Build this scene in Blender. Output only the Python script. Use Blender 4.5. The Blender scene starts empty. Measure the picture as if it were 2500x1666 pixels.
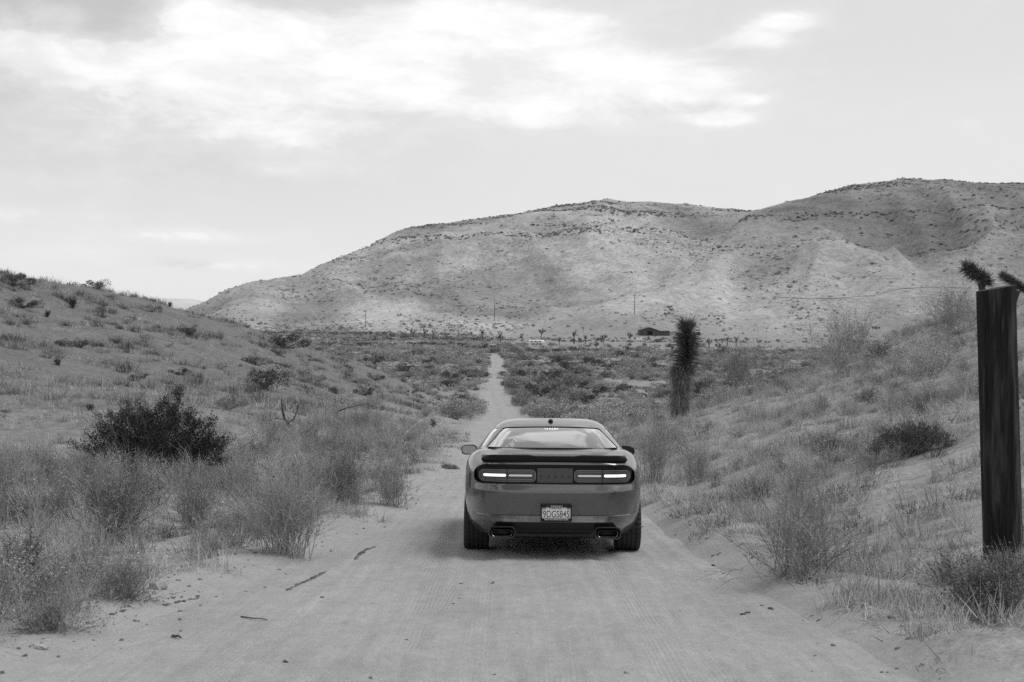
import bpy, bmesh, math, random
import numpy as np
from mathutils import Vector, Matrix, Euler

R = math.radians
scene = bpy.context.scene
COL = scene.collection
rng = np.random.default_rng(7)
random.seed(7)

# ------------------------------------------------------------------ camera
FPX = 3400.0                      # focal length in pixels of a 2500 px wide frame
HOR = 765.0
PITCH = math.atan((833.0 - HOR) / FPX)
ROLL = R(0.45)
cam_d = bpy.data.cameras.new('camera')
cam = bpy.data.objects.new('camera', cam_d)
COL.objects.link(cam)
CAMM = Matrix.Rotation(R(90) - PITCH, 4, 'X') @ Matrix.Rotation(ROLL, 4, 'Z')
cam.matrix_world = CAMM
cam_d.sensor_width = 36.0
cam_d.lens = FPX / 2500.0 * 36.0
cam_d.clip_start = 0.1
cam_d.clip_end = 30000.0
cam_d.dof.use_dof = True
cam_d.dof.focus_distance = 15.5
cam_d.dof.aperture_fstop = 6.3
scene.camera = cam
scene.render.resolution_x = 1024
scene.render.resolution_y = 682
scene.view_settings.view_transform = 'Standard'
scene.view_settings.look = 'None'
scene.view_settings.exposure = 0.14
scene.view_settings.gamma = 1.0
scene.view_settings.use_curve_mapping = False
scene.cycles.use_denoising = False
scene.cycles.max_bounces = 6
scene.cycles.diffuse_bounces = 3
scene.cycles.glossy_bounces = 3
scene.cycles.transmission_bounces = 4
scene.cycles.transparent_max_bounces = 12
scene.cycles.sample_clamp_indirect = 4.0

# ------------------------------------------------------------------ shader maths helper
class G:
    """small helper that writes math nodes as expressions"""
    def __init__(s, tree):
        s.t = tree; s.n = tree.nodes; s.l = tree.links
    def node(s, typ, ins=None, out=0, **props):
        nd = s.n.new(typ)
        for k, v in props.items():
            setattr(nd, k, v)
        for k, v in (ins or {}).items():
            sock = nd.inputs[k]
            if isinstance(v, bpy.types.NodeSocket):
                s.l.new(v, sock)
            else:
                sock.default_value = v
        return nd.outputs[out]
    def m(s, op, a, b=0.0, c=0.0, clamp=False):
        nd = s.n.new('ShaderNodeMath'); nd.operation = op; nd.use_clamp = clamp
        for i, v in enumerate((a, b, c)):
            if isinstance(v, bpy.types.NodeSocket): s.l.new(v, nd.inputs[i])
            else: nd.inputs[i].default_value = v
        return nd.outputs[0]
    def add(s, a, b): return s.m('ADD', a, b)
    def sub(s, a, b): return s.m('SUBTRACT', a, b)
    def mul(s, a, b): return s.m('MULTIPLY', a, b)
    def mx(s, a, b): return s.m('MAXIMUM', a, b)
    def mn(s, a, b): return s.m('MINIMUM', a, b)
    def ss(s, v, lo, hi, o0=0.0, o1=1.0):
        return s.node('ShaderNodeMapRange', {'Value': v, 'From Min': lo, 'From Max': hi, 'To Min': o0, 'To Max': o1}, interpolation_type='SMOOTHSTEP')
    def lin(s, v, lo, hi, o0=0.0, o1=1.0):
        return s.node('ShaderNodeMapRange', {'Value': v, 'From Min': lo, 'From Max': hi, 'To Min': o0, 'To Max': o1})
    def mix(s, f, a, b):
        return s.add(s.mul(a, s.sub(1.0, f)), s.mul(b, f))
    def noise(s, vec, scale, detail=4.0, rough=0.55, dist=0.0):
        return s.node('ShaderNodeTexNoise', {'Vector': vec, 'Scale': scale, 'Detail': detail, 'Roughness': rough, 'Distortion': dist})
    def voro(s, vec, scale, rnd=1.0):
        return s.node('ShaderNodeTexVoronoi', {'Vector': vec, 'Scale': scale, 'Randomness': rnd})
    def xyz(s, vec):
        nd = s.n.new('ShaderNodeSeparateXYZ'); s.l.new(vec, nd.inputs[0]); return nd.outputs
    def comb(s, x, y, z):
        return s.node('ShaderNodeCombineXYZ', {0: x, 1: y, 2: z})
    def scl(s, vec, x, y, z):
        return s.node('ShaderNodeVectorMath', {0: vec, 1: (x, y, z)}, operation='MULTIPLY')
    def bump(s, h, dist, strength=1.0):
        return s.node('ShaderNodeBump', {'Height': h, 'Distance': dist, 'Strength': strength})

def new_mat(name):
    m = bpy.data.materials.new(name); m.use_nodes = True
    m.node_tree.nodes.clear()
    g = G(m.node_tree)
    out = g.n.new('ShaderNodeOutputMaterial')
    return m, g, out

def principled(g, out, base, rough=0.6, metal=0.0, normal=None, spec=0.5, coat=0.0, coat_rough=0.05, emis=None, estr=0.0):
    p = g.n.new('ShaderNodeBsdfPrincipled')
    def put(k, v):
        if isinstance(v, bpy.types.NodeSocket): g.l.new(v, p.inputs[k])
        elif k in ('Base Color', 'Emission Color') and not hasattr(v, '__len__'): p.inputs[k].default_value = (v, v, v, 1)
        else: p.inputs[k].default_value = v
    put('Base Color', base); put('Roughness', rough); put('Metallic', metal); put('Specular IOR Level', spec)
    put('Coat Weight', coat); put('Coat Roughness', coat_rough)
    if normal is not None: put('Normal', normal)
    if emis is not None: put('Emission Color', emis); put('Emission Strength', estr)
    g.l.new(p.outputs[0], out.inputs['Surface'])
    return p

# ------------------------------------------------------------------ sky and sun
SUN_EL, SUN_AZ = R(60), R(92)        # azimuth measured from +Y towards +X (right, a touch behind the camera)
SUN_DIR = Vector((math.sin(SUN_AZ) * math.cos(SUN_EL), math.cos(SUN_AZ) * math.cos(SUN_EL), math.sin(SUN_EL)))
world = bpy.data.worlds.new('World'); scene.world = world
world.use_nodes = True
world.node_tree.nodes.clear()
w = G(world.node_tree)
w_out = w.n.new('ShaderNodeOutputWorld')
sky = w.n.new('ShaderNodeTexSky'); sky.sky_type = 'NISHITA'; sky.sun_disc = False
sky.sun_elevation = SUN_EL; sky.sun_rotation = SUN_AZ
sky.air_density = 1.0; sky.dust_density = 2.2; sky.ozone_density = 1.0; sky.altitude = 1000
bw = w.node('ShaderNodeRGBToBW', {0: sky.outputs[0]})
dirv = w.node('ShaderNodeTexCoord', out=0)
dx, dy, dz = w.xyz(dirv)
az = w.m('ARCTAN2', dx, dy)
el = w.m('ARCSINE', dz)
# big cloud masses of the photographed part of the sky, as soft ellipses in azimuth / elevation
CL = [(1060, 125, 430, 92, 1.3), (470, 50, 90, 46, .75), (230, 62, 170, 50, -.15), (1350, 215, 330, 72, 1.35), (600, 145, 180, 85, .95), (1180, 60, 230, 60, .8),
      (230, 182, 240, 44, .92), (60, 150, 110, 40, .8), (640, 240, 420, 60, .55), (330, 330, 480, 70, .42), (740, 330, 200, 38, .5),
      (760, 420, 170, 24, .40), (150, 70, 80, 26, .42), (1915, 66, 80, 22, 1.15), (1835, 108, 80, 26, 1.1),
      (1760, 296, 75, 20, 1.25), (1820, 254, 45, 12, .9), (1350, 305, 160, 20, .5), (1640, 190, 130, 44, .6), (1700, 235, 110, 36, .45), (400, 582, 240, 18, .62), (520, 650, 200, 16, .6), (110, 540, 220, 18, .5), (120, 460, 160, 22, .24),
      (120, 625, 220, 20, .45), (1400, 55, 60, 16, .4)]
warp = w.comb(az, el, 0.0)
wn = w.noise(w.scl(warp, 1, 2.2, 1), 9.0, 6.0, 0.6)
wn2 = w.noise(w.scl(warp, 1, 1.9, 1), 30.0, 10.0, 0.66, .35)
dens = None
for (px, py, rx, ry, wt) in CL:
    ca = math.atan((px - 1250) / FPX); ce = math.atan((HOR - py + (px - 1250) * math.sin(ROLL)) / FPX)
    sx, sy = FPX / rx, FPX / ry
    qx = w.mul(w.sub(az, ca), sx); qy = w.mul(w.sub(el, ce), sy)
    q = w.add(w.mul(qx, qx), w.mul(qy, qy))
    t = w.mul(w.m('EXPONENT', w.mul(q, -0.9)), wt)
    dens = t if dens is None else w.add(dens, t)
dens = w.add(dens, w.mul(w.sub(wn, .5), .6))
dens = w.add(dens, w.mul(w.sub(wn2, .5), .9))
m_view = w.mx(w.ss(dens, .34, .62), w.mul(w.ss(dens, .0, .5), .42))
m_soft = w.ss(dens, -.05, 1.1)
# the rest of the sky: the same broken cumulus, projected on a flat layer overhead
inv = w.m('DIVIDE', 1.0, w.add(w.mx(dz, 0.0), 0.16))
flat = w.comb(w.mul(dx, inv), w.mul(dy, inv), 0.0)
gn = w.noise(flat, 3.6, 8.0, 0.6, .6)
gen = w.ss(gn, .475, .555)
awayz = w.mx(w.ss(el, R(15), R(24)), w.ss(w.m('ABSOLUTE', az), R(26), R(40)))
fade_low = w.ss(el, R(2), R(8))
awayz_ = awayz
cloud = w.add(w.mul(m_view, w.sub(1.0, awayz)), w.mul(w.mul(gen, awayz), fade_low))
cloud = w.mn(cloud, 1.0)
shade = w.mul(w.lin(w.noise(w.scl(warp, 1, 3.0, 1), 11.0, 9.0, .62, .3), .36, .62, .84, 1.05), w.mix(awayz_, w.ss(dens, .3, 1.15, .86, 1.03), 1.0))
CLOUDV = 8.9
hz = w.ss(el, R(-2), R(11), 8.9, 6.0)
hz = w.sub(hz, w.ss(el, R(11), R(50), 0.0, 4.3))
hz2 = w.add(hz, w.mul(w.ss(az, R(-16), R(4), 0.0, 1.0), w.ss(el, R(2), R(9), 0.0, 1.9)))
clear = w.mx(w.mn(w.add(w.mul(bw, .30), w.mul(hz2, .72)), 9.0), 1.8)
wispy = w.mul(w.ss(dens, -.1, .55, 0.0, .28), w.sub(1.0, awayz))
clear = w.mix(wispy, clear, CLOUDV * .93)
skyc = w.mix(cloud, clear, w.mul(shade, CLOUDV))
skyc = w.mix(w.ss(dz, -0.02, -0.06), skyc, 2.0)
bg = w.node('ShaderNodeBackground', {'Color': w.comb(skyc, skyc, skyc), 'Strength': 0.1})
w.l.new(bg, w_out.inputs['Surface'])

sun_d = bpy.data.lights.new('sun', 'SUN'); sun = bpy.data.objects.new('sun', sun_d); COL.objects.link(sun)
sun_d.energy = 1.6; sun_d.angle = R(32); sun_d.color = (1, 1, 1)
sun.rotation_euler = (-SUN_DIR).to_track_quat('-Z', 'Y').to_euler()

# ------------------------------------------------------------------ tags
def tag(o, label=None, cat=None, group=None, kind=None):
    if label: o['label'] = label
    if cat: o['category'] = cat
    if group: o['group'] = group
    if kind: o['kind'] = kind
    return o
def empty(name, loc=(0, 0, 0), rot=(0, 0, 0)):
    o = bpy.data.objects.new(name, None); COL.objects.link(o)
    o.empty_display_size = .2
    o.location = loc; o.rotation_euler = rot
    return o
def link(name, me, mat=None, parent=None, loc=None):
    o = bpy.data.objects.new(name, me); COL.objects.link(o)
    if mat is not None and len(me.materials) == 0: me.materials.append(mat)
    if parent is not None: o.parent = parent
    if loc is not None: o.location = loc
    return o
def mesh_np(name, V, quads=None, tris=None, smooth=False):
    me = bpy.data.meshes.new(name)
    V = np.asarray(V, dtype=np.float32)
    me.vertices.add(len(V)); me.vertices.foreach_set('co', V.ravel())
    loops = []; starts = []; n = 0
    if quads is not None and len(quads):
        q = np.asarray(quads, dtype=np.int32); loops.append(q.ravel()); starts.append(np.arange(len(q)) * 4); n = len(q) * 4
    if tris is not None and len(tris):
        t = np.asarray(tris, dtype=np.int32); loops.append(t.ravel()); starts.append(n + np.arange(len(t)) * 3)
    loops = np.concatenate(loops); starts = np.concatenate(starts).astype(np.int32)
    me.loops.add(len(loops)); me.loops.foreach_set('vertex_index', loops)
    me.polygons.add(len(starts)); me.polygons.foreach_set('loop_start', starts)
    me.update(calc_edges=True)
    if smooth: me.polygons.foreach_set('use_smooth', np.ones(len(starts), dtype=bool))
    return me
def attr(me, name, vals):
    a = me.attributes.new(name, 'FLOAT', 'POINT'); a.data.foreach_set('value', np.asarray(vals, dtype=np.float32))

# ------------------------------------------------------------------ noise in numpy
_perm = np.random.default_rng(11).permutation(256); _perm = np.concatenate([_perm, _perm])
_ga = np.random.default_rng(12).uniform(0, 2 * np.pi, 256)
def perlin(x, y):
    x = np.asarray(x, float); y = np.asarray(y, float)
    xi = np.floor(x).astype(int); yi = np.floor(y).astype(int)
    xf = x - xi; yf = y - yi
    u = xf ** 3 * (xf * (xf * 6 - 15) + 10); v = yf ** 3 * (yf * (yf * 6 - 15) + 10)
    def gr(ix, iy, fx, fy):
        h = _perm[(_perm[ix & 255] + iy) & 255]; a = _ga[h]
        return np.cos(a) * fx + np.sin(a) * fy
    n00 = gr(xi, yi, xf, yf); n10 = gr(xi + 1, yi, xf - 1, yf)
    n01 = gr(xi, yi + 1, xf, yf - 1); n11 = gr(xi + 1, yi + 1, xf - 1, yf - 1)
    return ((n00 * (1 - u) + n10 * u) * (1 - v) + (n01 * (1 - u) + n11 * u) * v) * 1.5
def fbm(x, y, o=4, rough=.5):
    s = 0; a = 1
    for i in range(o):
        s = s + a * perlin(x * 2 ** i + 17.3 * i, y * 2 ** i - 9.1 * i); a *= rough
    return s
def sst(x, a, b):
    t = np.clip((np.asarray(x, float) - a) / (b - a), 0, 1); return t * t * (3 - 2 * t)
def hermite(xs, ys):
    xs = np.array(xs, float); ys = np.array(ys, float)
    m = np.gradient(ys, xs)
    def f(x):
        x = np.clip(x, xs[0], xs[-1]); i = np.clip(np.searchsorted(xs, x) - 1, 0, len(xs) - 2)
        h = xs[i + 1] - xs[i]; t = (x - xs[i]) / h
        return ((2 * t**3 - 3 * t**2 + 1) * ys[i] + (t**3 - 2 * t**2 + t) * h * m[i] + (-2 * t**3 + 3 * t**2) * ys[i + 1] + (t**3 - t**2) * h * m[i + 1])
    return f
def PX(px, py, D):
    """point at forward distance D seen at pixel (px, py) of the 2500 px frame"""
    v = CAMM.to_3x3() @ Vector(((px - 1250) / FPX, -(py - 833) / FPX, -1))
    return v * (D / v.y)
def to_px(p):
    q = CAMM.to_3x3().transposed() @ Vector(p)
    return 1250 + FPX * q.x / -q.z, 833 - FPX * q.y / -q.z

# ------------------------------------------------------------------ terrain
road_z = hermite([-80, -40, 0, 30, 60, 90, 120, 150, 174, 220, 280, 340, 420, 600, 1000, 20000],
                 [3.4, .8, -1.65, -3.49, -5.33, -7.2, -9.15, -11.1, -12.45, -13.3, -13.7, -13.9, -14.1, -14.3, -14.5, -14.5])
road_x = hermite([-80, 0, 40, 100, 174, 220, 280, 340, 420, 480, 20000], [1.5, .15, .1, -.3, -1.1, -2.4, -3.9, -3.8, -4.5, -7, -7])
def w_l(y): return np.interp(y, [-80, 0, 9, 13, 17, 24, 60, 200, 480], [3.3, 3.3, 3.0, 2.5, 2.05, 1.7, 1.75, 1.9, 1.6])
def w_r(y): return np.interp(y, [-80, 0, 9, 15, 21, 60, 200, 480], [2.7, 2.6, 2.35, 2.0, 1.9, 1.9, 1.9, 1.6])
PTS_L = [(-38,110,11.9),(-28,130,10.3),(-17,150,6.4),(-5,165,.4),(-21.6,60,2.9),(-14.4,40,1.2),(-14.5,90,2.6),(-25,90,6.3),(-34,100,8.9),
 (-21,110,5.8),(-9.3,90,1),(-10.6,45,1.3),(-5.8,36,.35),(-10.8,32,.45),(-4.4,13,.05),(-3.4,21,.02),(-12,15,.4),(-25,20,2),(-40,50,7),
 (-60,110,15),(-60,60,11),(-60,180,9),(-40,172,6.0),(-30,210,1),(-15,200,0),(-60,260,0),(-30,260,0),(-90,110,18),(-90,40,12),(-90,200,8),(-50,0,8),(-30,0,4),
 (-2,0,0),(-2,15,0),(-2,30,0),(-2,50,0),(-2,80,0),(-2,110,0),(-2,140,0),(-2,170,0),(-5,220,0),(-48,125,13.2),(-8,0,.1),(-90,270,0),(-8,130,1.0)]
PTS_R = [(2.3,0,0),(2.3,12,0),(2.3,25,0),(2.3,40,0),(2.3,60,0),(2.3,85,0),(2.3,110,0),(2.3,150,0),(4.4,12,.45),(8,12,1.5),(6,50,1.05),(12.4,50,3.0),
 (18.6,50,5.1),(10,25,1.9),(20,25,3.9),(35,25,7),(15,60,3.8),(20.3,62,5.8),(35,60,9.5),(55,60,11),(8,62,1.1),(9,85,.2),(20,88,1.2),(40,90,4),(70,90,8),
 (5,110,0),(20,115,0),(60,120,2),(20,160,0),(60,170,0),(90,200,0),(60,20,9),(90,60,12),(5,0,.4),(20,0,3),(50,0,7),(90,0,11)]
def tps(pts, ky=.5):
    P = np.array([(a, b * ky) for a, b, c in pts], float); z = np.array([c for a, b, c in pts], float)
    def U(r2): return np.where(r2 > 1e-9, r2 * np.log(r2 + 1e-12), 0)
    n = len(P); d2 = ((P[:, None] - P[None]) ** 2).sum(-1)
    A = np.zeros((n + 3, n + 3)); A[:n, :n] = U(d2) + np.eye(n) * 2.0; A[:n, n] = 1; A[:n, n + 1:] = P; A[n, :n] = 1; A[n + 1:, :n] = P.T
    s = np.linalg.solve(A, np.concatenate([z, [0, 0, 0]]))
    def f(x, y):
        x = np.asarray(x, float); sh = x.shape; q = np.stack([x.ravel(), np.asarray(y, float).ravel() * ky], 1)
        o = np.empty(len(q))
        for i in range(0, len(q), 40000):
            qq = q[i:i + 40000]; dd = ((qq[:, None] - P[None]) ** 2).sum(-1)
            o[i:i + 40000] = U(dd) @ s[:n] + s[n] + qq @ s[n + 1:]
        return o.reshape(sh)
    return f
tl, tr = tps(PTS_L), tps(PTS_R)
def crest(tab, dz=0):
    us = [a for a, b, c in tab]
    zr_ = [PX(a, b, 1.0).z for a, b, c in tab]       # height per metre of distance at the crest
    # column index is taken at the crest's own world direction
    ur = [PX(a, b, 1.0).x for a, b, c in tab]
    return np.array(ur), np.array(zr_), np.array([c for a, b, c in tab], float)
CR_A = crest([(-900,770,1500),(300,790,1500),(400,780,1500),(455,757,1500),(500,738,1500),(560,705,1520),(620,686,1550),(700,676,1600),(740,668,1600),(800,640,1650),(850,622,1700),(900,604,1720),(950,574,1750),
 (1000,552,1780),(1100,541,1800),(1180,530,1820),(1250,524,1850),(1330,507,1880),(1400,498,1900),(1480,488,1900),(1600,492,1900),(1700,500,1900),(1780,511,1900),(1830,514,1900),(1950,530,1900),(2150,560,1900),(2600,640,1900),(3400,700,1900)])
CR_B = crest([(-900,815,1000),(1200,815,1000),(1350,780,1000),(1480,738,1000),(1600,698,1080),(1690,652,1180),(1750,604,1300),(1790,556,1420),(1830,517,1500),(1870,506,1500),(1950,485,1520),(2050,460,1540),(2150,444,1560),
 (2200,440,1560),(2300,443,1560),(2400,445,1560),(2480,449,1560),(2700,460,1560),(3400,520,1560)])
def hill(cr, Db, x, y):
    ur, zr_, cd = cr
    u = x / np.maximum(y, 1.0)
    zc = np.interp(u, ur, zr_); Dc = np.interp(u, ur, cd)
    H0 = -14.4
    top = zc * Dc
    t = np.clip((y - Db) / (Dc - Db), 0, 1.0)
    s = .55 * t ** 1.25 + .45 * t * t * (3 - 2 * t)
    z = H0 + (top - H0) * s
    back = np.clip((y - Dc) / 900.0, 0, 3)
    z = np.where(y > Dc, top - (top - H0) * np.minimum(1, back * .9) ** 1.3 - 0 * back, z)
    rel = np.clip((z - H0) / 60.0, 0, 1)
    edge = 1 - np.exp(-((y - Dc) / 160.0) ** 2)      # keep the drawn skyline where it is
    uu = u * 1500
    rib = -np.abs(perlin(uu / 150. + .25 * y / 300., y / 520.)) * 36 - np.abs(perlin(uu / 62. + y / 700, y / 260. + 5)) * 12 + 12
    mid = fbm(x / 150., y / 150., 4) * 8
    small = fbm(x / 28., y / 28., 3) * 1.5
    return np.where((z > H0 + .3), z + rel * ((rib + mid) * (.12 + .88 * edge) + small), H0 - .5)
def height(x, y, fine=True):
    x = np.asarray(x, float); y = np.asarray(y, float)
    x, y = np.broadcast_arrays(x, y)
    zr_ = road_z(y); xr = road_x(y)
    near = (np.abs(x) < 130) & (y < 330) & (y > -120)
    off = np.zeros(x.shape)
    if near.any():
        xn, yn = x[near], np.maximum(y[near], -10)
        l = np.maximum(tl(np.clip(xn, -95, 0), np.minimum(yn, 275)), 0); l = l * (1 - .105 * sst(l, 3, 9)); r = np.maximum(tr(np.clip(xn, 0, 95), np.minimum(yn, 230)), 0)
        f = (1 - sst(yn, 230, 320)) * (1 - sst(np.abs(xn), 95, 130))
        off[near] = np.where(xn < 0, l, r) * f
    d_l = (xr - w_l(y)) - x; d_r = x - (xr + w_r(y))
    d = np.maximum(d_l, d_r)                            # >0 outside the road
    k = sst(d, 0, 2.5)
    z = zr_ + off * k
    # berm beside the road, and the shallow bed under the road sheet
    wob = .5 + .5 * perlin(x * .9, y * .9)
    inroad = (y > -80) & (y < 480)
    berm = .10 * np.exp(-((d - .45) / .38) ** 2) * (.4 + wob) * (d > -.6)
    berm = berm * np.where(d_r > d_l, 1.9, .7)
    bed = -.07 * (1 - sst(d, -.35, .12))
    z = z + np.where(inroad, (berm * (1 - sst(y, 150, 300)) + bed), 0)
    amp = sst(d, .2, 4) * (1 - sst(y, 2600, 4000) * .9)
    z = z + amp * (fbm(x / 9., y / 9., 3) * .22 * (1 + .6 * sst(np.abs(x) + y * .1, 10, 60)) + fbm(x / 45., y / 45., 2) * .5 * sst(d, 5, 25))
    if fine:
        z = z + (sst(d, .0, .8)) * (fbm(x / .9, y / .9, 3) * .035) * (1 - sst(y, 60, 160))
    far = y > 700
    if far.any():
        xf, yf = x[far], y[far]
        a = hill(CR_A, 1010., xf, yf); b = hill(CR_B, 830., xf, yf)
        a = np.maximum(a, b)
        z[far] = np.maximum(z[far], a)
    return z
def H1(x, y): return float(height(np.array([x]), np.array([y]))[0])
def hit(px, py, dmin=4.0, dmax=2500.0):
    """world point where the pixel ray meets the ground"""
    v = PX(px, py, 1.0)
    D = np.exp(np.linspace(math.log(dmin), math.log(dmax), 2600))
    z = v.z * D; h = height(v.x * D, D)
    k = np.argmax(z < h)
    if not (z < h).any(): return None
    lo = D[max(k - 1, 0)]; hi = D[k]; d = .5 * (lo + hi)
    return Vector((v.x * d, d, H1(v.x * d, d)))

# one ground sheet: fine columns inside the view, coarse ones all the way round
def build_ground():
    vf = np.arange(-25, 25.01, .11)
    side = np.concatenate([np.arange(25.5, 60, 1.5), np.arange(60, 180, 5)])
    ang = np.concatenate([-side[::-1], vf, side]); ang = np.concatenate([ang, [180.0]])
    rad = np.concatenate([np.exp(np.linspace(math.log(1.2), math.log(640), 360)), np.arange(646, 2300, 7.0), np.exp(np.linspace(math.log(2320), math.log(15000), 26))])
    A, Rr = np.meshgrid(np.radians(ang), rad)
    X = np.sin(A) * Rr; Y = np.cos(A) * Rr
    Z = height(X, Y)
    n, m = X.shape
    V = np.stack([X.ravel(), Y.ravel(), Z.ravel()], 1)
    i, j = np.meshgrid(np.arange(n - 1), np.arange(m - 1), indexing='ij')
    a = (i * m + j).ravel()
    q = np.stack([a, a + 1, a + 1 + m, a + m], 1)[:, ::-1]
    last = np.arange(n - 1) * m
    q2 = np.stack([last + m - 1, last, last + m, last + 2 * m - 1], 1)[:, ::-1]
    c = len(V); V = np.vstack([V, [[0, 0, H1(0, 0)]]])
    t = np.stack([np.arange(m), (np.arange(m) + 1) % m, np.full(m, c)], 1)
    me = mesh_np('ground', V, np.vstack([q, q2]), t, True)
    x, y = V[:, 0], V[:, 1]
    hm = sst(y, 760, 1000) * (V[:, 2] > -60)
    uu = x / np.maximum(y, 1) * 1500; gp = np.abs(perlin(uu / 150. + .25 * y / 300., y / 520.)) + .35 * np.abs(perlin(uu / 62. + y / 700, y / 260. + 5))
    attr(me, 'gully_shade', np.where(y > 700, sst(gp + .12 * fbm(x / 60., y / 60., 3), .22, .75), 0))
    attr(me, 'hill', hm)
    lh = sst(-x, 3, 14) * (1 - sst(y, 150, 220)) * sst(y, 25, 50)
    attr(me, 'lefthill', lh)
    xr = road_x(y); d = np.maximum((xr - w_l(y)) - x, x - (xr + w_r(y)))
    attr(me, 'roadd', np.where(y < 480, np.where(x > xr, d * 2.6, d), 50))
    return me

def ground_material():
    m, g, out = new_mat('desert_ground')
    geo = g.node('ShaderNodeNewGeometry', out=0)
    hillm = g.node('ShaderNodeAttribute', attribute_name='hill', out=2)
    lh = g.node('ShaderNodeAttribute', attribute_name='lefthill', out=2)
    rd = g.node('ShaderNodeAttribute', attribute_name='roadd', out=2)
    n1 = g.noise(geo, .35, 6, .6); n2 = g.noise(geo, 3.0, 6, .65); n3 = g.noise(geo, 22.0, 5, .7)
    base = g.lin(n1, .3, .7, .26, .37)
    base = g.mul(base, g.lin(n2, .3, .7, .66, 1.3))
    base = g.mul(base, g.lin(n3, .3, .7, .68, 1.32))
    sand = g.mul(g.mul(g.lin(g.noise(g.scl(geo, 1, .35, 1), .9, 5, .6),   .3, .7, .300, .366), g.lin(n2, .3, .7, .9, 1.1)), g.lin(n3, .3, .7, .9, 1.1))
    rdn = g.add(rd, g.mul(g.sub(g.noise(geo, 1.1, 4, .6), .5), 1.6))
    base = g.mix(g.ss(rdn, 1.1, .35), g.mul(base, .9), sand)
    # litter: dark crumbs and pale straw
    vo = g.voro(geo, 16.0); crumbs = g.mul(g.ss(vo, .22, .10), g.ss(g.noise(geo, 1.7, 3, .6), .48, .6))
    base = g.mix(g.mul(crumbs, .55), base, .06)
    litter = g.ss(g.noise(g.scl(geo, 1, .28, 1), 30., 4, .7, 1.), .58, .68)
    base = g.mix(g.mul(litter, .45), base, .42)
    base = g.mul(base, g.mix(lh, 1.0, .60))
    # hillside far off: dry grass paled as if sunlit, darker stony bands, painted shade in swales
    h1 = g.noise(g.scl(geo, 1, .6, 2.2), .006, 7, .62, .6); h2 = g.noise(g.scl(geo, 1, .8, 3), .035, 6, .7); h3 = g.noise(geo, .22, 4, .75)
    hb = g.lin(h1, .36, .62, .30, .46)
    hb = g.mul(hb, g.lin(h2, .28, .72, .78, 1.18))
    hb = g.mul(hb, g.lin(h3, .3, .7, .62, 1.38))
    zz = g.xyz(geo)
    hb = g.mul(hb, g.lin(g.add(zz[0], g.mul(g.sub(h1, .5), 900.0)), 180, 480, 1.0, .56))  # right-hand hill darkened in colour to stand for its broad shade
    gul_shade = g.node('ShaderNodeAttribute', attribute_name='gully_shade', out=2); hb = g.mul(hb, g.mix(gul_shade, 1.06, .66))  # hollows between the ribs darkened in colour, in place of relief shade
    crag = g.mul(g.ss(g.noise(g.scl(geo, 1, .5, 3.5), .022, 7, .75, .8), .54, .64), g.ss(zz[2], 25, 110))
    hb = g.mix(g.mul(crag, .6), hb, .12)
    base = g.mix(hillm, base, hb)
    hgt = g.add(g.mul(n3, .03), g.mul(n2, .08))
    bmp = g.bump(hgt, .6, .6)
    b2 = g.node('ShaderNodeBump', {'Height': g.add(g.mul(h3, 1.6), g.mul(h2, 3.0)), 'Distance': 1.0, 'Strength': g.mul(hillm, .8), 'Normal': bmp})
    principled(g, out, g.comb(base, base, base), .95, normal=b2, spec=.1)
    return m
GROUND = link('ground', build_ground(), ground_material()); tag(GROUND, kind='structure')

# a pale range beyond the gap on the left
def build_range():
    xs = np.linspace(-4200, 1500, 180); rows = [0, .25, .5, .75, 1.0, 1.4]
    V = []
    for k, r in enumerate(rows):
        for x in xs:
            top = 26 + 18 * float(fbm(np.array(x / 900.), np.array(3.3), 4)) + 70 * math.exp(-((x + 2500) / 420) ** 2)
            V.append((x, 9000 + r * 900, -60 + (top + 60) * (math.sin(min(r, 1) * math.pi / 2) if r <= 1 else .6)))
    n = len(xs); q = [(k * n + i, k * n + i + 1, (k + 1) * n + i + 1, (k + 1) * n + i) for k in range(len(rows) - 1) for i in range(n - 1)]
    m, g, out = new_mat('far_range'); 
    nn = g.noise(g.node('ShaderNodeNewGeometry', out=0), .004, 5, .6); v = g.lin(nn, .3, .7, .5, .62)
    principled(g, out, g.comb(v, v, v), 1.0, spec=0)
    o = link('distant_hills', mesh_np('distant_hills', V, q, None, True), m); tag(o, kind='structure')
build_range()

# ------------------------------------------------------------------ dirt road sheet
TRACKS = [(-3.3, .17, -.0030, 11, .9), (-1.9, .11, -.0022, 10, .9), (-.72, 0., 0., 11, 1), (.98, 0, 0, 11, 1), (-2.55, .115, -.0016, 11, .8), (-1.25, .075, -.0012, 9, .7), (1.55, -.045, .0009, 10, .7), (2.35, -.062, .0010, 12, 1.0), (.1, .03, -.0006, 10, .6), (-.1, -.02, .0008, 10, .5)]
def road_height(x, y):
    xr = road_x(y); d = np.maximum((xr - w_l(y)) - x, x - (xr + w_r(y)))
    z = road_z(y) - .012 + .02 * fbm(x / 1.4, y / 3.5, 3)
    z = z - .07 * sst(d, .15, .9)
    for (c0, c1, c2, wd, s) in TRACKS:
        e = (x - (c0 + c1 * y + c2 * y * y)) / (wd * .01)
        z = z - s * .009 * np.exp(-e ** 4) + s * .006 * np.exp(-((np.abs(e) - 1.5) / .4) ** 2)
    z = z + .006 * perlin(x * 6, y * 1.1) + .004 * perlin(x * 17, y * 4)
    # gentle ruts further down the hill
    z = z - .05 * sst(y, 40, 90) * (np.exp(-((x - xr - .8) / .4) ** 2) + np.exp(-((x - xr + .8) / .4) ** 2))
    return z
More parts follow.
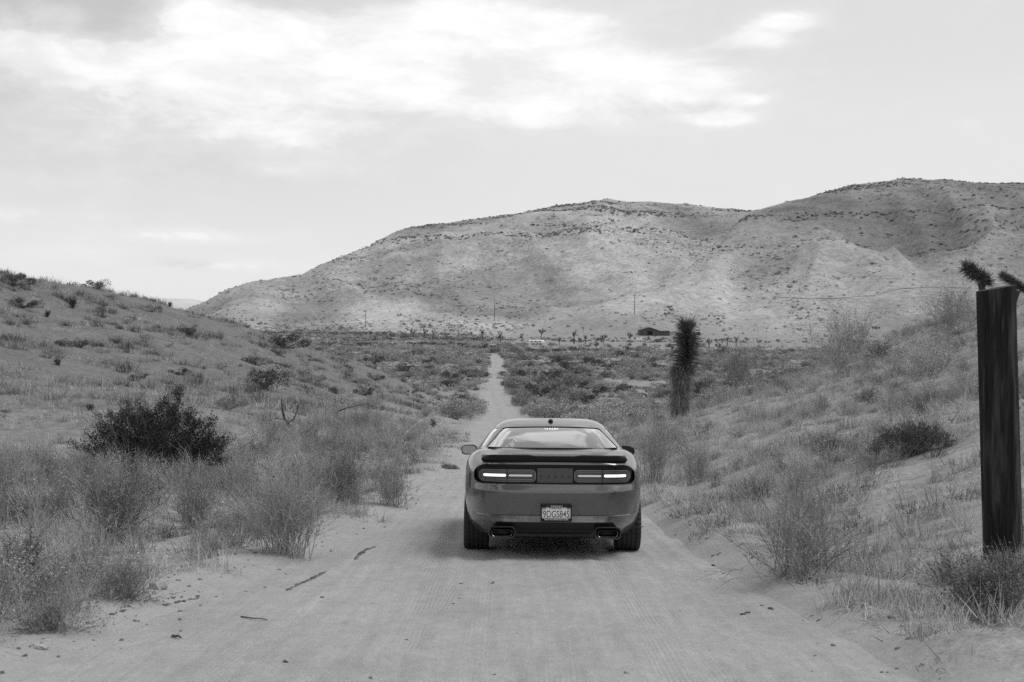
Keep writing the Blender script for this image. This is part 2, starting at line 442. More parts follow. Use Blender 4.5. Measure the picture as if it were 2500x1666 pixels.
def build_road():
    ys = np.concatenate([np.arange(-60, 5, 1.5), np.arange(5, 24, .07), np.exp(np.linspace(math.log(24.07), math.log(478), 330))])
    s = np.linspace(-1, 1, 150)
    Y, S = np.meshgrid(ys, s, indexing='ij')
    C = road_x(Y); X = C + np.where(S < 0, S * (w_l(Y) + .9), S * (w_r(Y) + .9))
    Z = road_height(X, Y)
    n, m = X.shape
    i, j = np.meshgrid(np.arange(n - 1), np.arange(m - 1), indexing='ij'); a = (i * m + j).ravel()
    return mesh_np('dirt_road', np.stack([X.ravel(), Y.ravel(), Z.ravel()], 1), np.stack([a, a + 1, a + 1 + m, a + m], 1), None, True)
def road_material():
    m, g, out = new_mat('packed_sand')
    geo = g.node('ShaderNodeNewGeometry', out=0); x, y, z = g.xyz(geo)
    n1 = g.noise(g.scl(geo, 1, .6, 1), .9, 5, .6); n2 = g.noise(g.scl(geo, 1, .7, 1), 7., 7, .75); n3 = g.noise(geo, 75., 3, .8)
    b = g.lin(n1, .3, .7, .315, .385); b = g.mul(b, g.lin(n2, .3, .7, .87, 1.13)); b = g.mul(b, g.lin(n3, .3, .7, .76, 1.24))
    tr_ = None
    for (c0, c1, c2, wd, s) in TRACKS:
        d = g.sub(x, g.add(c0, g.add(g.mul(y, c1), g.mul(g.mul(y, y), c2))))
        inside = g.mul(g.ss(g.m('ABSOLUTE', d), wd * .0125, wd * .0085), s)
        ribs = g.m('SINE', g.mul(d, 190.0)); cross = g.m('SINE', g.add(g.mul(y, 120.0), g.mul(d, 60)))
        t = g.mul(inside, g.add(g.mul(ribs, .6), g.mul(cross, .35)))
        tr_ = t if tr_ is None else g.add(tr_, t)
    fade = g.ss(y, 30, 14)
    tr_ = g.mul(g.mul(tr_, fade), g.ss(g.noise(g.scl(geo, 1, .3, 1), 1.3, 4, .65), .42, .60))
    b = g.mul(b, g.add(.99, g.mul(tr_, .085)))
    st_ = g.noise(g.scl(geo, 7, .35, 1), 2.2, 4, .6); b = g.mul(b, g.lin(st_, .3, .7, .93, 1.07))
    peb = g.mx(g.mul(g.ss(g.voro(geo, 26.), .16, .08), g.ss(g.noise(geo, 1.3, 2, .5), .56, .66)), g.mul(g.ss(g.voro(geo, 60.), .2, .1), g.ss(g.noise(geo, 2.3, 3, .6), .5, .6, 0, .55)))
    b = g.mix(g.mul(peb, .5), b, .10)
    hgt = g.add(g.add(g.mul(n3, .004), g.mul(n2, .022)), g.mul(tr_, .0026))
    principled(g, out, g.comb(b, b, b), .95, normal=g.bump(hgt, 1.0, .8), spec=.1)
    return m
ROAD = link('dirt_road', build_road(), road_material()); tag(ROAD, kind='structure')
# ================================================================== the car
def simple_mat(name, v, rough=.5, metal=0., coat=0., spec=.5, emis=None, estr=0., var=0., vscale=20.):
    m, g, out = new_mat(name)
    base = v
    if var:
        n = g.noise(g.node('ShaderNodeTexCoord', out=3), vscale, 4, .6)
        b = g.lin(n, .3, .7, v * (1 - var), v * (1 + var)); base = g.comb(b, b, b)
    principled(g, out, base, rough, metal, coat=coat, spec=spec, emis=emis, estr=estr)
    return m
def paint_mat():
    m, g, out = new_mat('car_paint')
    tc = g.node('ShaderNodeTexCoord', out=3)
    z = g.xyz(tc)[2]
    n = g.noise(tc, 7., 5, .7)
    dust = g.mul(g.ss(z, .75, .2), g.lin(n, .3, .7, .1, .45))        # road dust on the lower panels
    fl = g.lin(g.noise(tc, 900., 1, .5), .3, .7, .92, 1.08)
    b = g.mul(g.mix(dust, .068, .13), fl)
    r = g.mix(dust, .34, .7)
    pp_ = principled(g, out, g.comb(b, b, b), r, .5, coat=1.0, coat_rough=.07); pp_.inputs['Coat IOR'].default_value = 1.85
    return m
M_PAINT = paint_mat()
M_BLACK = simple_mat('black_plastic', .012, .45, var=.3, vscale=60)
M_SPOIL = simple_mat('satin_black', .010, .5, spec=.25)
M_GLOSSB = simple_mat('gloss_black', .008, .2, spec=.22)
M_RUB = simple_mat('tyre_rubber', .030, .8, var=.35, vscale=30)
M_RIM = simple_mat('wheel_alloy', .12, .3, .9)
M_DARKIN = simple_mat('cabin_trim', .045, .8)
M_SEAT = simple_mat('seat_leather', .03, .55)
M_LENS = simple_mat('lamp_lens', .05, .15, coat=1.)
M_RING = simple_mat('lamp_rim', .20, .25, .5)
M_LED = simple_mat('led_bar', .8, .4, emis=1.0, estr=1.15)
M_DIODE = simple_mat('brake_diode', .8, .4, emis=1.0, estr=7)
M_LED2 = simple_mat('led_bar_dim', .5, .4, emis=1.0, estr=.16)
M_LETTER = simple_mat('badge_dark', .02, .3)
M_PANEL = simple_mat('badge_panel', .06, .35, coat=.3)
M_SHROUD = simple_mat('shroud_paint', .02, .5)
M_PLATE = simple_mat('plate_white', .8, .5, var=.05, vscale=40)
M_INK = simple_mat('plate_ink', .09, .6)
M_WHITE = simple_mat('white_print', .6, .6)
M_STICK = simple_mat('sticker_grey', .28, .6)
M_CHROME = simple_mat('exhaust_steel', .30, .22, 1.0)
M_MIRROR = simple_mat('mirror_glass', .5, .03, 1.0); M_MIRRORD = simple_mat('mirror_dark_reflection', .06, .05, 1.0)  # second one: right mirror's darker reflection put into the glass colour
def glass_mat():
    m, g, out = new_mat('tinted_glass')
    tr = g.node('ShaderNodeBsdfTransparent', {'Color': (.28, .28, .28, 1)})
    gl = g.node('ShaderNodeBsdfGlossy', {'Color': (1, 1, 1, 1), 'Roughness': .01})
    f = g.mn(g.mul(g.node('ShaderNodeFresnel', {'IOR': 1.55}), 2.8), .95)
    g.l.new(g.node('ShaderNodeMixShader', {0: f, 1: tr, 2: gl}), out.inputs['Surface'])
    return m
M_GLASS = glass_mat()

BODY = [  # z, half width, rear y, front y, exponent, rear taper
 (.235,.87,.22,4.78,5,.190),(.265,.90,.165,4.86,5,.175),(.305,.915,.105,4.90,5,.140),(.355,.925,.055,4.93,5.5,.105),(.395,.93,.018,4.95,5.5,.085),(.402,.93,.014,4.95,5.5,.082),
 (.462,.938,.034,4.97,6,.060),(.470,.938,.046,4.97,6,.058),(.52,.942,.036,4.99,6,.040),(.60,.945,.022,5.0,6,.02),(.68,.946,.012,5.01,6,.008),(.715,.946,.010,5.01,6,.004),(.728,.945,.014,5.01,6,.002),
 (.770,.943,.046,5.0,6,0),(.785,.942,.052,5.0,6,0),(.86,.938,.065,4.98,6,0),(.92,.930,.078,4.94,6,0),(.960,.915,.086,4.90,5.6,0),(.995,.888,.090,4.86,5.3,0),(1.012,.868,.097,4.83,5.2,0),(1.032,.832,.115,4.78,5,0),(1.045,.790,.150,4.7,4.8,0)]
def halfring(w_, yr, yf, n, k, N=84):
    th = np.linspace(-np.pi / 2, np.pi / 2, 3001)
    c, s = np.abs(np.cos(th)), np.sin(th)
    x = w_ * c ** (2. / n); y = np.where(s < 0, 2.5 - (2.5 - yr) * np.abs(s) ** (2. / n), 2.5 + (yf - 2.5) * np.abs(s) ** (2. / n))
    x[0] = x[-1] = 0
    waist = 1 - .03 * np.exp(-((y - 2.35) / .75) ** 2) - .012 * sst(y, 4.2, 5.0)
    x = x * (waist + .024 * np.exp(-((y - .9) / .75) ** 2)) * (1 - k * (1 - sst(y, 0., 1.0)))
    # arc length with extra points near the corners
    ds = np.hypot(np.diff(x), np.diff(y)); wgt = 1 + 2.2 * np.exp(-((y[1:] - .15) / .3) ** 2) + 1.2 * np.exp(-((y[1:] - 4.85) / .3) ** 2) + .9 * np.exp(-((y[1:] - 1.12) / .5) ** 2)
    L = np.concatenate([[0], np.cumsum(ds * wgt)]); t = np.linspace(0, L[-1], N)
    return np.interp(t, L, x), np.interp(t, L, y)
def zlong(y, z):
    f = np.clip((z - .72) / .33, 0, 1)
    return f * (.068 * sst(y, .38, .92) - .05 * sst(y, 2.6, 3.9) - .085 * sst(y, 4.0, 5.0) - .0 * y)
def loft(levels, ring, zmod=None, cap=(), bottom=True):
    rings = []
    for lv in levels:
        x, y = ring(*lv[1:])
        z = np.full(len(x), lv[0]); 
        if zmod is not None: z = z + zmod(y, lv[0])
        X = np.concatenate([x, -x[-2:0:-1]]); Y = np.concatenate([y, y[-2:0:-1]]); Z = np.concatenate([z, z[-2:0:-1]])
        rings.append(np.stack([X, Y, Z], 1))
    last = rings[-1]; yc = last[:, 1].mean()
    for f, dzz in cap:
        r = last.copy(); r[:, 0] *= f; r[:, 1] = yc + (r[:, 1] - yc) * (1 - (1 - f) * .55); r[:, 2] = r[:, 2] + dzz
        rings.append(r)
    m = len(last); V = np.vstack(rings); n = len(rings)
    i, j = np.meshgrid(np.arange(n - 1), np.arange(m), indexing='ij')
    a = (i * m + j).ravel(); b = (i * m + (j + 1) % m).ravel()
    return V, np.stack([a, b, b + m, a + m], 1), m, n
def loft_mesh(name, levels, ring, zmod=None, cap=()):
    V, q, m, n = loft(levels, ring, zmod, cap)
    bm = bmesh.new(); vs = [bm.verts.new(v) for v in V]
    for f in q: bm.faces.new([vs[k] for k in f])
    bm.faces.new([vs[k] for k in range(m)][::-1])
    h = m // 2; base = (n - 1) * m                     # close the top with a strip between the two halves
    for k in range(h):
        a, b = base + k, base + (k + 1) % m
        c, d = base + (m - k - 1) % m, base + (m - k) % m
        idx = []
        for t in (a, b, c, d):
            if t not in idx: idx.append(t)
        if len(idx) >= 3:
            try: bm.faces.new([vs[t] for t in idx])
            except ValueError: pass
    bmesh.ops.remove_doubles(bm, verts=bm.verts, dist=1e-5)
    bmesh.ops.recalc_face_normals(bm, faces=bm.faces)
    me = bpy.data.meshes.new(name); bm.to_mesh(me); bm.free()
    return me
def FY(x, z):
    zs = [l[0] for l in BODY]
    w_ = np.interp(z, zs, [l[1] for l in BODY]); yr = np.interp(z, zs, [l[2] for l in BODY]); n = np.interp(z, zs, [l[4] for l in BODY]); k = np.interp(z, zs, [l[5] for l in BODY])
    we = w_ * (1 - k * .92); q = np.clip(np.abs(x) / we, 0, .985)
    return 2.5 - (2.5 - yr) * (1 - q ** n) ** (1 / n)
def slab_mesh(name, xs, zb, zt, yf, yb, nz=2, swap=False):
    """closed slab: columns along xs, between heights zb(x) and zt(x), front surface yf(x,z) and back yb(x,z)"""
    bm = bmesh.new(); F = []; B = []
    for x in xs:
        f = []; b = []
        for k in range(nz + 1):
            z = zb(x) + (zt(x) - zb(x)) * k / nz
            P = (x, yf(x, z), z); Q = (x, yb(x, z), z)
            if swap: P = (P[1], P[0], P[2]); Q = (Q[1], Q[0], Q[2])
            f.append(bm.verts.new(P)); b.append(bm.verts.new(Q))
        F.append(f); B.append(b)
    n = len(xs)
    for i in range(n - 1):
        for k in range(nz):
            bm.faces.new((F[i][k], F[i + 1][k], F[i + 1][k + 1], F[i][k + 1]))
            bm.faces.new((B[i][k], B[i][k + 1], B[i + 1][k + 1], B[i + 1][k]))
        bm.faces.new((F[i][0], B[i][0], B[i + 1][0], F[i + 1][0]))
        bm.faces.new((F[i][nz], F[i + 1][nz], B[i + 1][nz], B[i][nz]))
    for i in (0, n - 1):
        for k in range(nz):
            bm.faces.new((F[i][k], F[i][k + 1], B[i][k + 1], B[i][k]))
    bmesh.ops.remove_doubles(bm, verts=bm.verts, dist=1e-6)
    bmesh.ops.dissolve_degenerate(bm, edges=bm.edges, dist=1e-6)
    bmesh.ops.recalc_face_normals(bm, faces=bm.faces)
    me = bpy.data.meshes.new(name); bm.to_mesh(me); bm.free()
    return me
def smooth(me, ang=30):
    me.polygons.foreach_set('use_smooth', np.ones(len(me.polygons), dtype=bool))
    me.set_sharp_from_angle(angle=R(ang)); me.update()
def cut(me, cutters):
    """boolean difference, done once and kept as plain mesh data"""
    o = bpy.data.objects.new('tmp', me); COL.objects.link(o); tmp = []
    for cm in cutters:
        c = bpy.data.objects.new('tmpc', cm); COL.objects.link(c); tmp.append(c)
        md = o.modifiers.new('b', 'BOOLEAN'); md.operation = 'DIFFERENCE'; md.solver = 'EXACT'; md.object = c; md.material_mode = 'TRANSFER'
    dg = bpy.context.evaluated_depsgraph_get(); dg.update()
    r = bpy.data.meshes.new_from_object(o.evaluated_get(dg)); r.name = me.name
    for c in tmp: bpy.data.objects.remove(c)
    bpy.data.objects.remove(o)
    return r
def cyl_mesh(cx, cy, cz, r, half, ax='X', n=48, r2=None):
    bm = bmesh.new(); bmesh.ops.create_cone(bm, cap_ends=True, segments=n, radius1=r, radius2=r if r2 is None else r2, depth=2 * half)
    if ax == 'X': bmesh.ops.rotate(bm, verts=bm.verts, matrix=Matrix.Rotation(R(90), 3, 'Y'))
    if ax == 'Y': bmesh.ops.rotate(bm, verts=bm.verts, matrix=Matrix.Rotation(R(90), 3, 'X'))
    bmesh.ops.translate(bm, verts=bm.verts, vec=(cx, cy, cz))
    me = bpy.data.meshes.new('cyl'); bm.to_mesh(me); bm.free(); return me
def box_mesh(name, c, s, bev=0.0, seg=2, rot=None):
    bm = bmesh.new(); bmesh.ops.create_cube(bm, size=1.0); bmesh.ops.scale(bm, verts=bm.verts, vec=s)
    if bev: bmesh.ops.bevel(bm, geom=bm.edges[:], offset=bev, segments=seg, profile=.6, affect='EDGES')
    if rot is not None: bmesh.ops.rotate(bm, verts=bm.verts, matrix=rot)
    bmesh.ops.translate(bm, verts=bm.verts, vec=c)
    me = bpy.data.meshes.new(name); bm.to_mesh(me); bm.free(); smooth(me, 40); return me
def rrect(hw, hh, r, n=6):
    pts = []
    for cx, cz, a0 in ((hw - r, hh - r, 0), (-hw + r, hh - r, 90), (-hw + r, -hh + r, 180), (hw - r, -hh + r, 270)):
        for k in range(n + 1):
            a = R(a0 + 90 * k / n); pts.append((cx + r * math.cos(a), cz + r * math.sin(a)))
    return pts
def tube_y(name, cx, cz, rings, close=False):
    """rings: list of (y, [(x,z)...]); joined one after another"""
    bm = bmesh.new(); P = None; first = None
    for y, pts in rings:
        v = [bm.verts.new((cx + a, y, cz + b)) for a, b in pts]
        if P is not None:
            for k in range(len(v)): bm.faces.new((P[k], P[(k + 1) % len(v)], v[(k + 1) % len(v)], v[k]))
        else: first = v
        P = v
    if close: bm.faces.new(P)
    bmesh.ops.recalc_face_normals(bm, faces=bm.faces)
    me = bpy.data.meshes.new(name); bm.to_mesh(me); bm.free(); smooth(me, 40); return me
def text_mesh(name, s, width, h, thick=.002, font_x=None, space=1.0, bold=0.0):
    cu = bpy.data.curves.new(name, 'FONT'); cu.body = s; cu.extrude = thick; cu.space_character = space; cu.offset = bold
    cu.align_x = 'CENTER'; cu.align_y = 'CENTER'
    o = bpy.data.objects.new('tmpt', cu); COL.objects.link(o)
    dg = bpy.context.evaluated_depsgraph_get(); dg.update()
    me = bpy.data.meshes.new_from_object(o.evaluated_get(dg)); me.name = name
    bpy.data.objects.remove(o)
    co = np.empty(len(me.vertices) * 3, np.float32); me.vertices.foreach_get('co', co); co = co.reshape(-1, 3)
    mn, mxx = co.min(0), co.max(0); c = (mn + mxx) / 2
    sx = width / (mxx[0] - mn[0]); sz = h / (mxx[1] - mn[1])
    out = np.stack([(co[:, 0] - c[0]) * sx, -(co[:, 2]), (co[:, 1] - c[1]) * sz], 1)
    me.vertices.foreach_set('co', out.astype(np.float32).ravel()); me.update()
    return me

def make_car():
    car = empty('muscle_car')
    tag(car, 'grey two-door muscle car with black spoiler seen from behind on the dirt road', 'car')
    def P(name, me, mat, parent=car):
        if mat is not None:
            me.materials.clear(); me.materials.append(mat)
        o = bpy.data.objects.new(name, me); COL.objects.link(o); o.parent = parent
        return o
    # --- painted body, with its real recesses
    body = loft_mesh('body', BODY, halfring, zlong, cap=((.95, .003), (.85, .006), (.7, .009), (.5, .012), (.25, .014)))
    body.materials.append(M_PAINT)
    def setm(me, mat): me.materials.append(mat); return me
    cutters = []
    for y in (1.12, 4.07):
        for s in (-1, 1):
            cutters.append(setm(cyl_mesh(s * .95, y, .345, .40, .36), M_BLACK))
    # tail panel outline: rounded ends, wider at the bottom
    def tp_t(x):
        a = abs(x); return .985 if a < .70 else .985 - (1 - math.sqrt(max(0, 1 - ((a - .70) / .142) ** 2))) * .10
    def tp_b(x):
        a = abs(x); return .785 if a < .74 else .785 + (1 - math.sqrt(max(0, 1 - ((a - .74) / .102) ** 2))) * .06
    xs = np.concatenate([[-.842], np.linspace(-.838, -.70, 12), np.linspace(-.66, .66, 21), np.linspace(.70, .838, 12), [.842]])
    fy = lambda d: (lambda x, z: float(FY(x, .90)) + d)
    cutters.append(setm(slab_mesh('c', xs, tp_b, tp_t, fy(-.4), lambda x, z: float(FY(x, .90)) + .04), M_PAINT))
    # number plate recess
    pr_t = lambda x: .598 if abs(x) < .185 else .598 - (abs(x) - .185) / .075 * .128
    cutters.append(setm(slab_mesh('c', [-.26, -.235, -.21, -.185, -.09, 0, .09, .185, .21, .235, .26], lambda x: .4685, lambda x: max(pr_t(x), .4686), lambda x, z: -.3, lambda x, z: .085), M_PAINT))
    # exhaust notches
    for s in (-1, 1):
        pts = rrect(.135, .062, .045)
        cutters.append(setm(tube_solid([( -.3, pts), (.5, pts)], s * .543, .283), M_BLACK))
    bmesh_body = cut(body, cutters); smooth(bmesh_body, 28)
    o = bpy.data.objects.new('body', bmesh_body); COL.objects.link(o); o.parent = car
    # --- dark tail panel set back in its recess
    ins = lambda f, d: (lambda x: f(x) + d)
    P('tail_panel', slab_mesh('tail_panel', xs * .996, ins(tp_b, .0012), ins(tp_t, -.0012), fy(.022), fy(.039)), M_GLOSSB)
    # --- lamps
    for s in (-1, 1):
        x0, x1, zb, zt, r = .198, .792, .806, .932, .045
        def top(a, zt=zt, r=r, x0=x0, x1=x1):
            a = abs(a); e = 0
            if a < x0 + r: e = r - math.sqrt(max(0, r * r - (x0 + r - a) ** 2))
            if a > x1 - r * 1.4: e = 1.4 * r - math.sqrt(max(0, (1.4 * r) ** 2 - (a - x1 + r * 1.4) ** 2))
            return zt - e * .9
        def bot(a, zt=zt, zb=zb): return zb + (zt - top(a))
        def lamp_xs(i): return [s * v for v in np.concatenate([x0 + i + np.array([0, .002, .006, .014, .026, .045]), np.linspace(x0 + .08, x1 - .08, 14), x1 - i - np.array([.063, .045, .03, .018, .008, .002, 0])])]
        lamp = P('taillight', slab_mesh('taillight', lamp_xs(0), bot, top, fy(.012), fy(.0235)), M_RING)
        lamp['label'] = 'left tail light' if s < 0 else 'right tail light'
        sh = lambda f, d: (lambda a: f(a) + d)
        P('lamp_lens', slab_mesh('lamp_lens', lamp_xs(.010), lambda a: bot(a) + .008, lambda a: top(a) - .008, fy(.0095), fy(.0128)), M_LENS, lamp)
        def bar(a0, a1, z0, z1, mat, nm):
            hh = (z1 - z0) / 2; zc = (z0 + z1) / 2
            def e(a):
                a = abs(a); d = min(a - a0, a1 - a); return hh * math.sqrt(max(.0, 1 - max(0, 1 - d / hh) ** 2)) if d < hh else hh
            ax = [s * v for v in np.concatenate([a0 + np.array([.0001, .002, .005, .010]), np.linspace(a0 + .03, a1 - .03, 5), a1 - np.array([.010, .005, .002, .0001])])]
            P(nm, slab_mesh(nm, ax, lambda a: zc - e(a), lambda a: zc + e(a), fy(.002), fy(.0098)), mat, lamp)
        bar(.507, .742, .860, .885, M_LED, 'lit_light_bar')
        bar(.236, .478, .862, .881, M_LED2, 'dim_light_bar')
        P('lens_seam', slab_mesh('lens_seam', [s * .489, s * .492, s * .496], lambda a: .800, lambda a: .938, fy(.004), fy(.0100)), M_BLACK, lamp)
        P('inner_ridge', slab_mesh('inner_ridge', [s * v for v in np.linspace(.23, .75, 9)], lambda a: .828, lambda a: .834, fy(.006), fy(.0097)), M_RING, lamp)
        P('upper_ridge', slab_mesh('upper_ridge', [s * v for v in np.linspace(.23, .75, 9)], lambda a: .906, lambda a: .910, fy(.006), fy(.0097)), M_RING, lamp)
    P('badge_panel', slab_mesh('badge_panel', list(np.linspace(-.183, .183, 7)), lambda x: .800, lambda x: .948, fy(.013), fy(.0225)), M_PANEL)
    for k, ch in enumerate('DODGE'):
        o = P('badge_letter', text_mesh('badge_letter', ch, .020, .026, .002), M_LETTER); o.location = (-.138 + .0725 * k, float(FY(.1, .9)) + .0105, .862)
    # --- spoiler
    def sp_t(x):
        a = abs(x)
        if a < .20: return 1.074
        if a < .27: return 1.074 + (a - .20) / .07 * .012
        if a < .62: return 1.086 - (a - .27) * .008
        t = (a - .62) / .148
        return 1.0832 - .058 * (1 - math.sqrt(max(0, 1 - t * t)))
    def sp_b(x): return 1.024 - .004 * (abs(x) / .77)
    xs2 = sorted([s * v for v in list(np.linspace(.0, .2, 5)) + [.235, .27, .35, .45, .55, .62, .66, .69, .715, .735, .752, .762, .767] for s in (-1, 1)])
    xs2 = sorted(set(round(v, 5) for v in xs2))
    bmS = bmesh.new(); rows = []
    for x in xs2:
        t, b = sp_t(x), sp_b(x); y0 = float(FY(x * .98, 1.0)) - .012
        lip = max(t - b, .004)
        prof = [(y0 + .004, b), (y0, b + lip * .15), (y0 - .004, t - lip * .12), (y0 + .004, t), (y0 + .05, t - lip * .04), (y0 + .16, b + lip * .55 + .02), (y0 + .30, b + .045), (y0 + .30, b + .01), (y0 + .1, b)]
        rows.append([bmS.verts.new((x, a, z)) for a, z in prof])
    for i in range(len(rows) - 1):
        for k in range(9): bmS.faces.new((rows[i][k], rows[i + 1][k], rows[i + 1][(k + 1) % 9], rows[i][(k + 1) % 9]))
    bmS.faces.new(rows[0]); bmS.faces.new(rows[-1]); bmesh.ops.recalc_face_normals(bmS, faces=bmS.faces)
    ms = bpy.data.meshes.new('rear_spoiler'); bmS.to_mesh(ms); bmS.free(); smooth(ms, 40); P('rear_spoiler', ms, M_SPOIL)
    # --- seams of the boot lid
    for s in (-1, 1):
        P('boot_seam', slab_mesh('boot_seam', [s * .738, s * .740, s * .742], lambda x: .968, lambda x: 1.022, lambda x, z: float(FY(x, z)) - .0012, lambda x, z: float(FY(x, z)) + .01), M_BLACK)
    # --- bumper: ledge line, reflectors, dark lower valance
    P('bumper_seam', slab_mesh('bumper_seam', list(np.linspace(-.70, .70, 30)), lambda x: .4655, lambda x: .4685, lambda x, z: float(FY(x, .466)) - .0015, lambda x, z: float(FY(x, .466)) + .03), M_BLACK)
    for s in (-1, 1):
        P('reflector', slab_mesh('reflector', [s * v for v in np.linspace(.40, .66, 8)], lambda x: .438, lambda x: .458, lambda x, z: float(FY(x, z)) - .003, lambda x, z: float(FY(x, z)) + .01), M_LENS)
        P('reflector_rim', slab_mesh('reflector_rim', [s * v for v in np.linspace(.40, .66, 8)], lambda x: .4355, lambda x: .4378, lambda x, z: float(FY(x, z)) - .004, lambda x, z: float(FY(x, z)) + .01), M_RING)
    def va_t(x): a = abs(x); return .392 if a < .60 else .392 - (a - .60) * .9
    def va_b(x):
        a = abs(x); return .262 if a < .38 else (.262 + (a - .38) * 1.6 if a < .43 else (.345 if a < .66 else .30))
    xv = list(np.linspace(-.37, .37, 17)); xv = sorted(xv + [s * v for v in (.38, .395, .41, .43, .46, .5, .55, .6, .64, .66) for s in (-1, 1)])
    P('rear_valance', slab_mesh('rear_valance', xv, va_b, va_t, lambda x, z: float(FY(x, z)) - .006, lambda x, z: float(FY(x, z)) + .05, nz=4), M_BLACK)
    P('valance_lip', slab_mesh('valance_lip', list(np.linspace(-.385, .385, 15)), lambda x: .305, lambda x: .311, lambda x, z: float(FY(x, z)) - .012, lambda x, z: float(FY(x, z)) + .01), M_PANEL)
    for s in (-1, 1):
        cx, cz = s * .543, .286
        P('exhaust_shroud', tube_y('exhaust_shroud', cx, cz + .006, [(.02, rrect(.138, .064, .045)), (.012, rrect(.134, .060, .043)), (.02, rrect(.124, .050, .04)), (.2, rrect(.120, .046, .04))]), M_SHROUD)
        tip = P('exhaust_tip', tube_y('exhaust_tip', cx, cz, [(.36, rrect(.098, .032, .024)), (.03, rrect(.104, .037, .028)), (.026, rrect(.103, .036, .028)), (.03, rrect(.099, .032, .025)), (.20, rrect(.093, .027, .02))]), M_CHROME)
        P('exhaust_bore', tube_y('exhaust_bore', cx, cz, [(.036, rrect(.0985, .0315, .025)), (.24, rrect(.09, .025, .02))], close=True), M_BLACK, tip)
        P('exhaust_pipe', cyl_mesh(cx, .42, .262, .055, .22, 'Y', 24), M_BLACK)
    P('underbody', box_mesh('underbody', (0, 2.5, .27), (1.30, 4.2, .14), .03), M_BLACK)
    P('rear_axle', cyl_mesh(0, 1.12, .30, .06, .70, 'X', 20), M_BLACK)
    P('silencer', box_mesh('silencer', (0, .72, .245), (.86, .30, .12), .05), M_BLACK)
    # --- number plate
    pl = P('number_plate', box_mesh('number_plate', (0, 0, 0), (.296, .004, .150), .004), M_PLATE); pl.location = (.012, -.010, .500)
    fr = P('plate_frame', plate_frame(), M_GLOSSB, pl)
    t = P('plate_number', text_mesh('plate_number', '9DGS845', .268, .070, .0006, bold=.006), M_INK, pl); t.location = (0, -.003, -.014)
    t = P('plate_state_name', text_mesh('plate_state_name', 'California', .125, .020, .0006), M_INK, pl); t.location = (-.01, -.003, .044)
    for s in (-1, 1):
        q = P('plate_sticker', box_mesh('plate_sticker', (s * .125, -.0028, .045), (.034, .001, .022)), M_STICK, pl)
        q = P('plate_bolt', cyl_mesh(s * .09, -.012, .066, .004, .002, 'Y', 10), M_WHITE, pl)
    t = P('frame_dealer_town', text_mesh('frame_dealer_town', 'TORRANCE', .128, .0155, .0006, bold=.012), M_WHITE, pl); t.location = (0, -.0155, .0655)
    t = P('frame_dealer_site', text_mesh('frame_dealer_site', 'MARTINCHEVROLET.COM', .242, .0155, .0006, bold=.014), M_WHITE, pl); t.location = (0, -.0155, -.0685)
    # --- greenhouse: hollow painted shell with openings, glass inside it
    GH = [(1.02,.872,.50,3.85,5.6),(1.07,.845,.66,3.68,5.6),(1.13,.812,.84,3.47,5.4),(1.20,.764,1.06,3.24,5.2),(1.27,.712,1.29,3.02,5.0),(1.33,.655,1.50,2.84,4.6),(1.37,.612,1.66,2.70,4.3),(1.398,.565,1.80,2.58,4.0),(1.418,.495,1.92,2.46,3.8),(1.430,.43,2.02,2.36,3.6)]
    def ghring(w_, yr, yf, n, N=70):
        th = np.linspace(-np.pi / 2, np.pi / 2, 2001); c, s = np.abs(np.cos(th)), np.sin(th); ym = 2.15
        x = w_ * c ** (2. / n); y = np.where(s < 0, ym - (ym - yr) * np.abs(s) ** (2. / (n * .58)), ym + (yf - ym) * np.abs(s) ** (2. / (n * .72))); x[0] = x[-1] = 0
        L = np.concatenate([[0], np.cumsum(np.hypot(np.diff(x), np.diff(y)))]); t = np.linspace(0, L[-1], N)
        return np.interp(t, L, x), np.interp(t, L, y)
    def off(d): return [(z - (d if z > 1.05 else -.01) * (.4 if z < 1.3 else 1.0), w_ - d, yr + d * 2.0, yf - d * 2.0, n) for z, w_, yr, yf, n in GH]
    outer = loft_mesh('cabin', GH, ghring, None, cap=((.75, .004), (.4, .007)))
    inner = loft_mesh('inner', off(.024), ghring, None, cap=((.75, .004), (.4, .007)))
    outer.materials.append(M_PAINT); inner.materials.append(M_DARKIN)
    def rw_t(x): a = abs(x); return 1.350 - .010 * (a / .46) ** 2 if a < .46 else (1.340 - .030 * (1 - math.sqrt(max(0, 1 - ((a - .46) / .115) ** 2))) if a < .555 else 1.3235 - (a - .555) / (.728 - .555) * (1.3235 - 1.131))
    rw_x = sorted(set(list(np.linspace(-.46, .46, 11)) + [s * v for v in (.48, .50, .52, .535, .545, 0.555, .59, .63, .67, .70, .728) for s in (-1, 1)]))
    c1 = slab_mesh('c', rw_x, lambda x: 1.130, lambda x: max(rw_t(x), 1.1305), lambda x, z: .2, lambda x, z: 1.75)
    c2 = slab_mesh('c', rw_x, lambda x: 1.130, lambda x: max(rw_t(x) - .004, 1.1305), lambda x, z: 2.66, lambda x, z: 4.2)
    def sd_t(y): return 1.13 + .0005 + (max(0, min((y - 1.28) / .42, 1, (3.16 - y) / .42))) * .195
    c3 = slab_mesh('c', list(np.linspace(1.28, 3.16, 25)), lambda y: 1.13, sd_t, lambda y, z: -1.3, lambda y, z: 1.3, swap=True)
    for c in (c1, c2): c.materials.append(M_PAINT)
    c3.materials.append(M_BLACK)
    shell = cut(outer, [inner, c1, c2, c3]); smooth(shell, 30)
    o = bpy.data.objects.new('roof', shell); COL.objects.link(o); o.parent = car
    V, q, m_, n_ = loft(off(.005), ghring)
    cc = V[q].mean(1); zs = [g_[0] for g_ in GH]; wz = np.interp(cc[:, 2], zs, [g_[1] for g_ in GH])
    zok = (cc[:, 2] > 1.09) & (cc[:, 2] < 1.385)
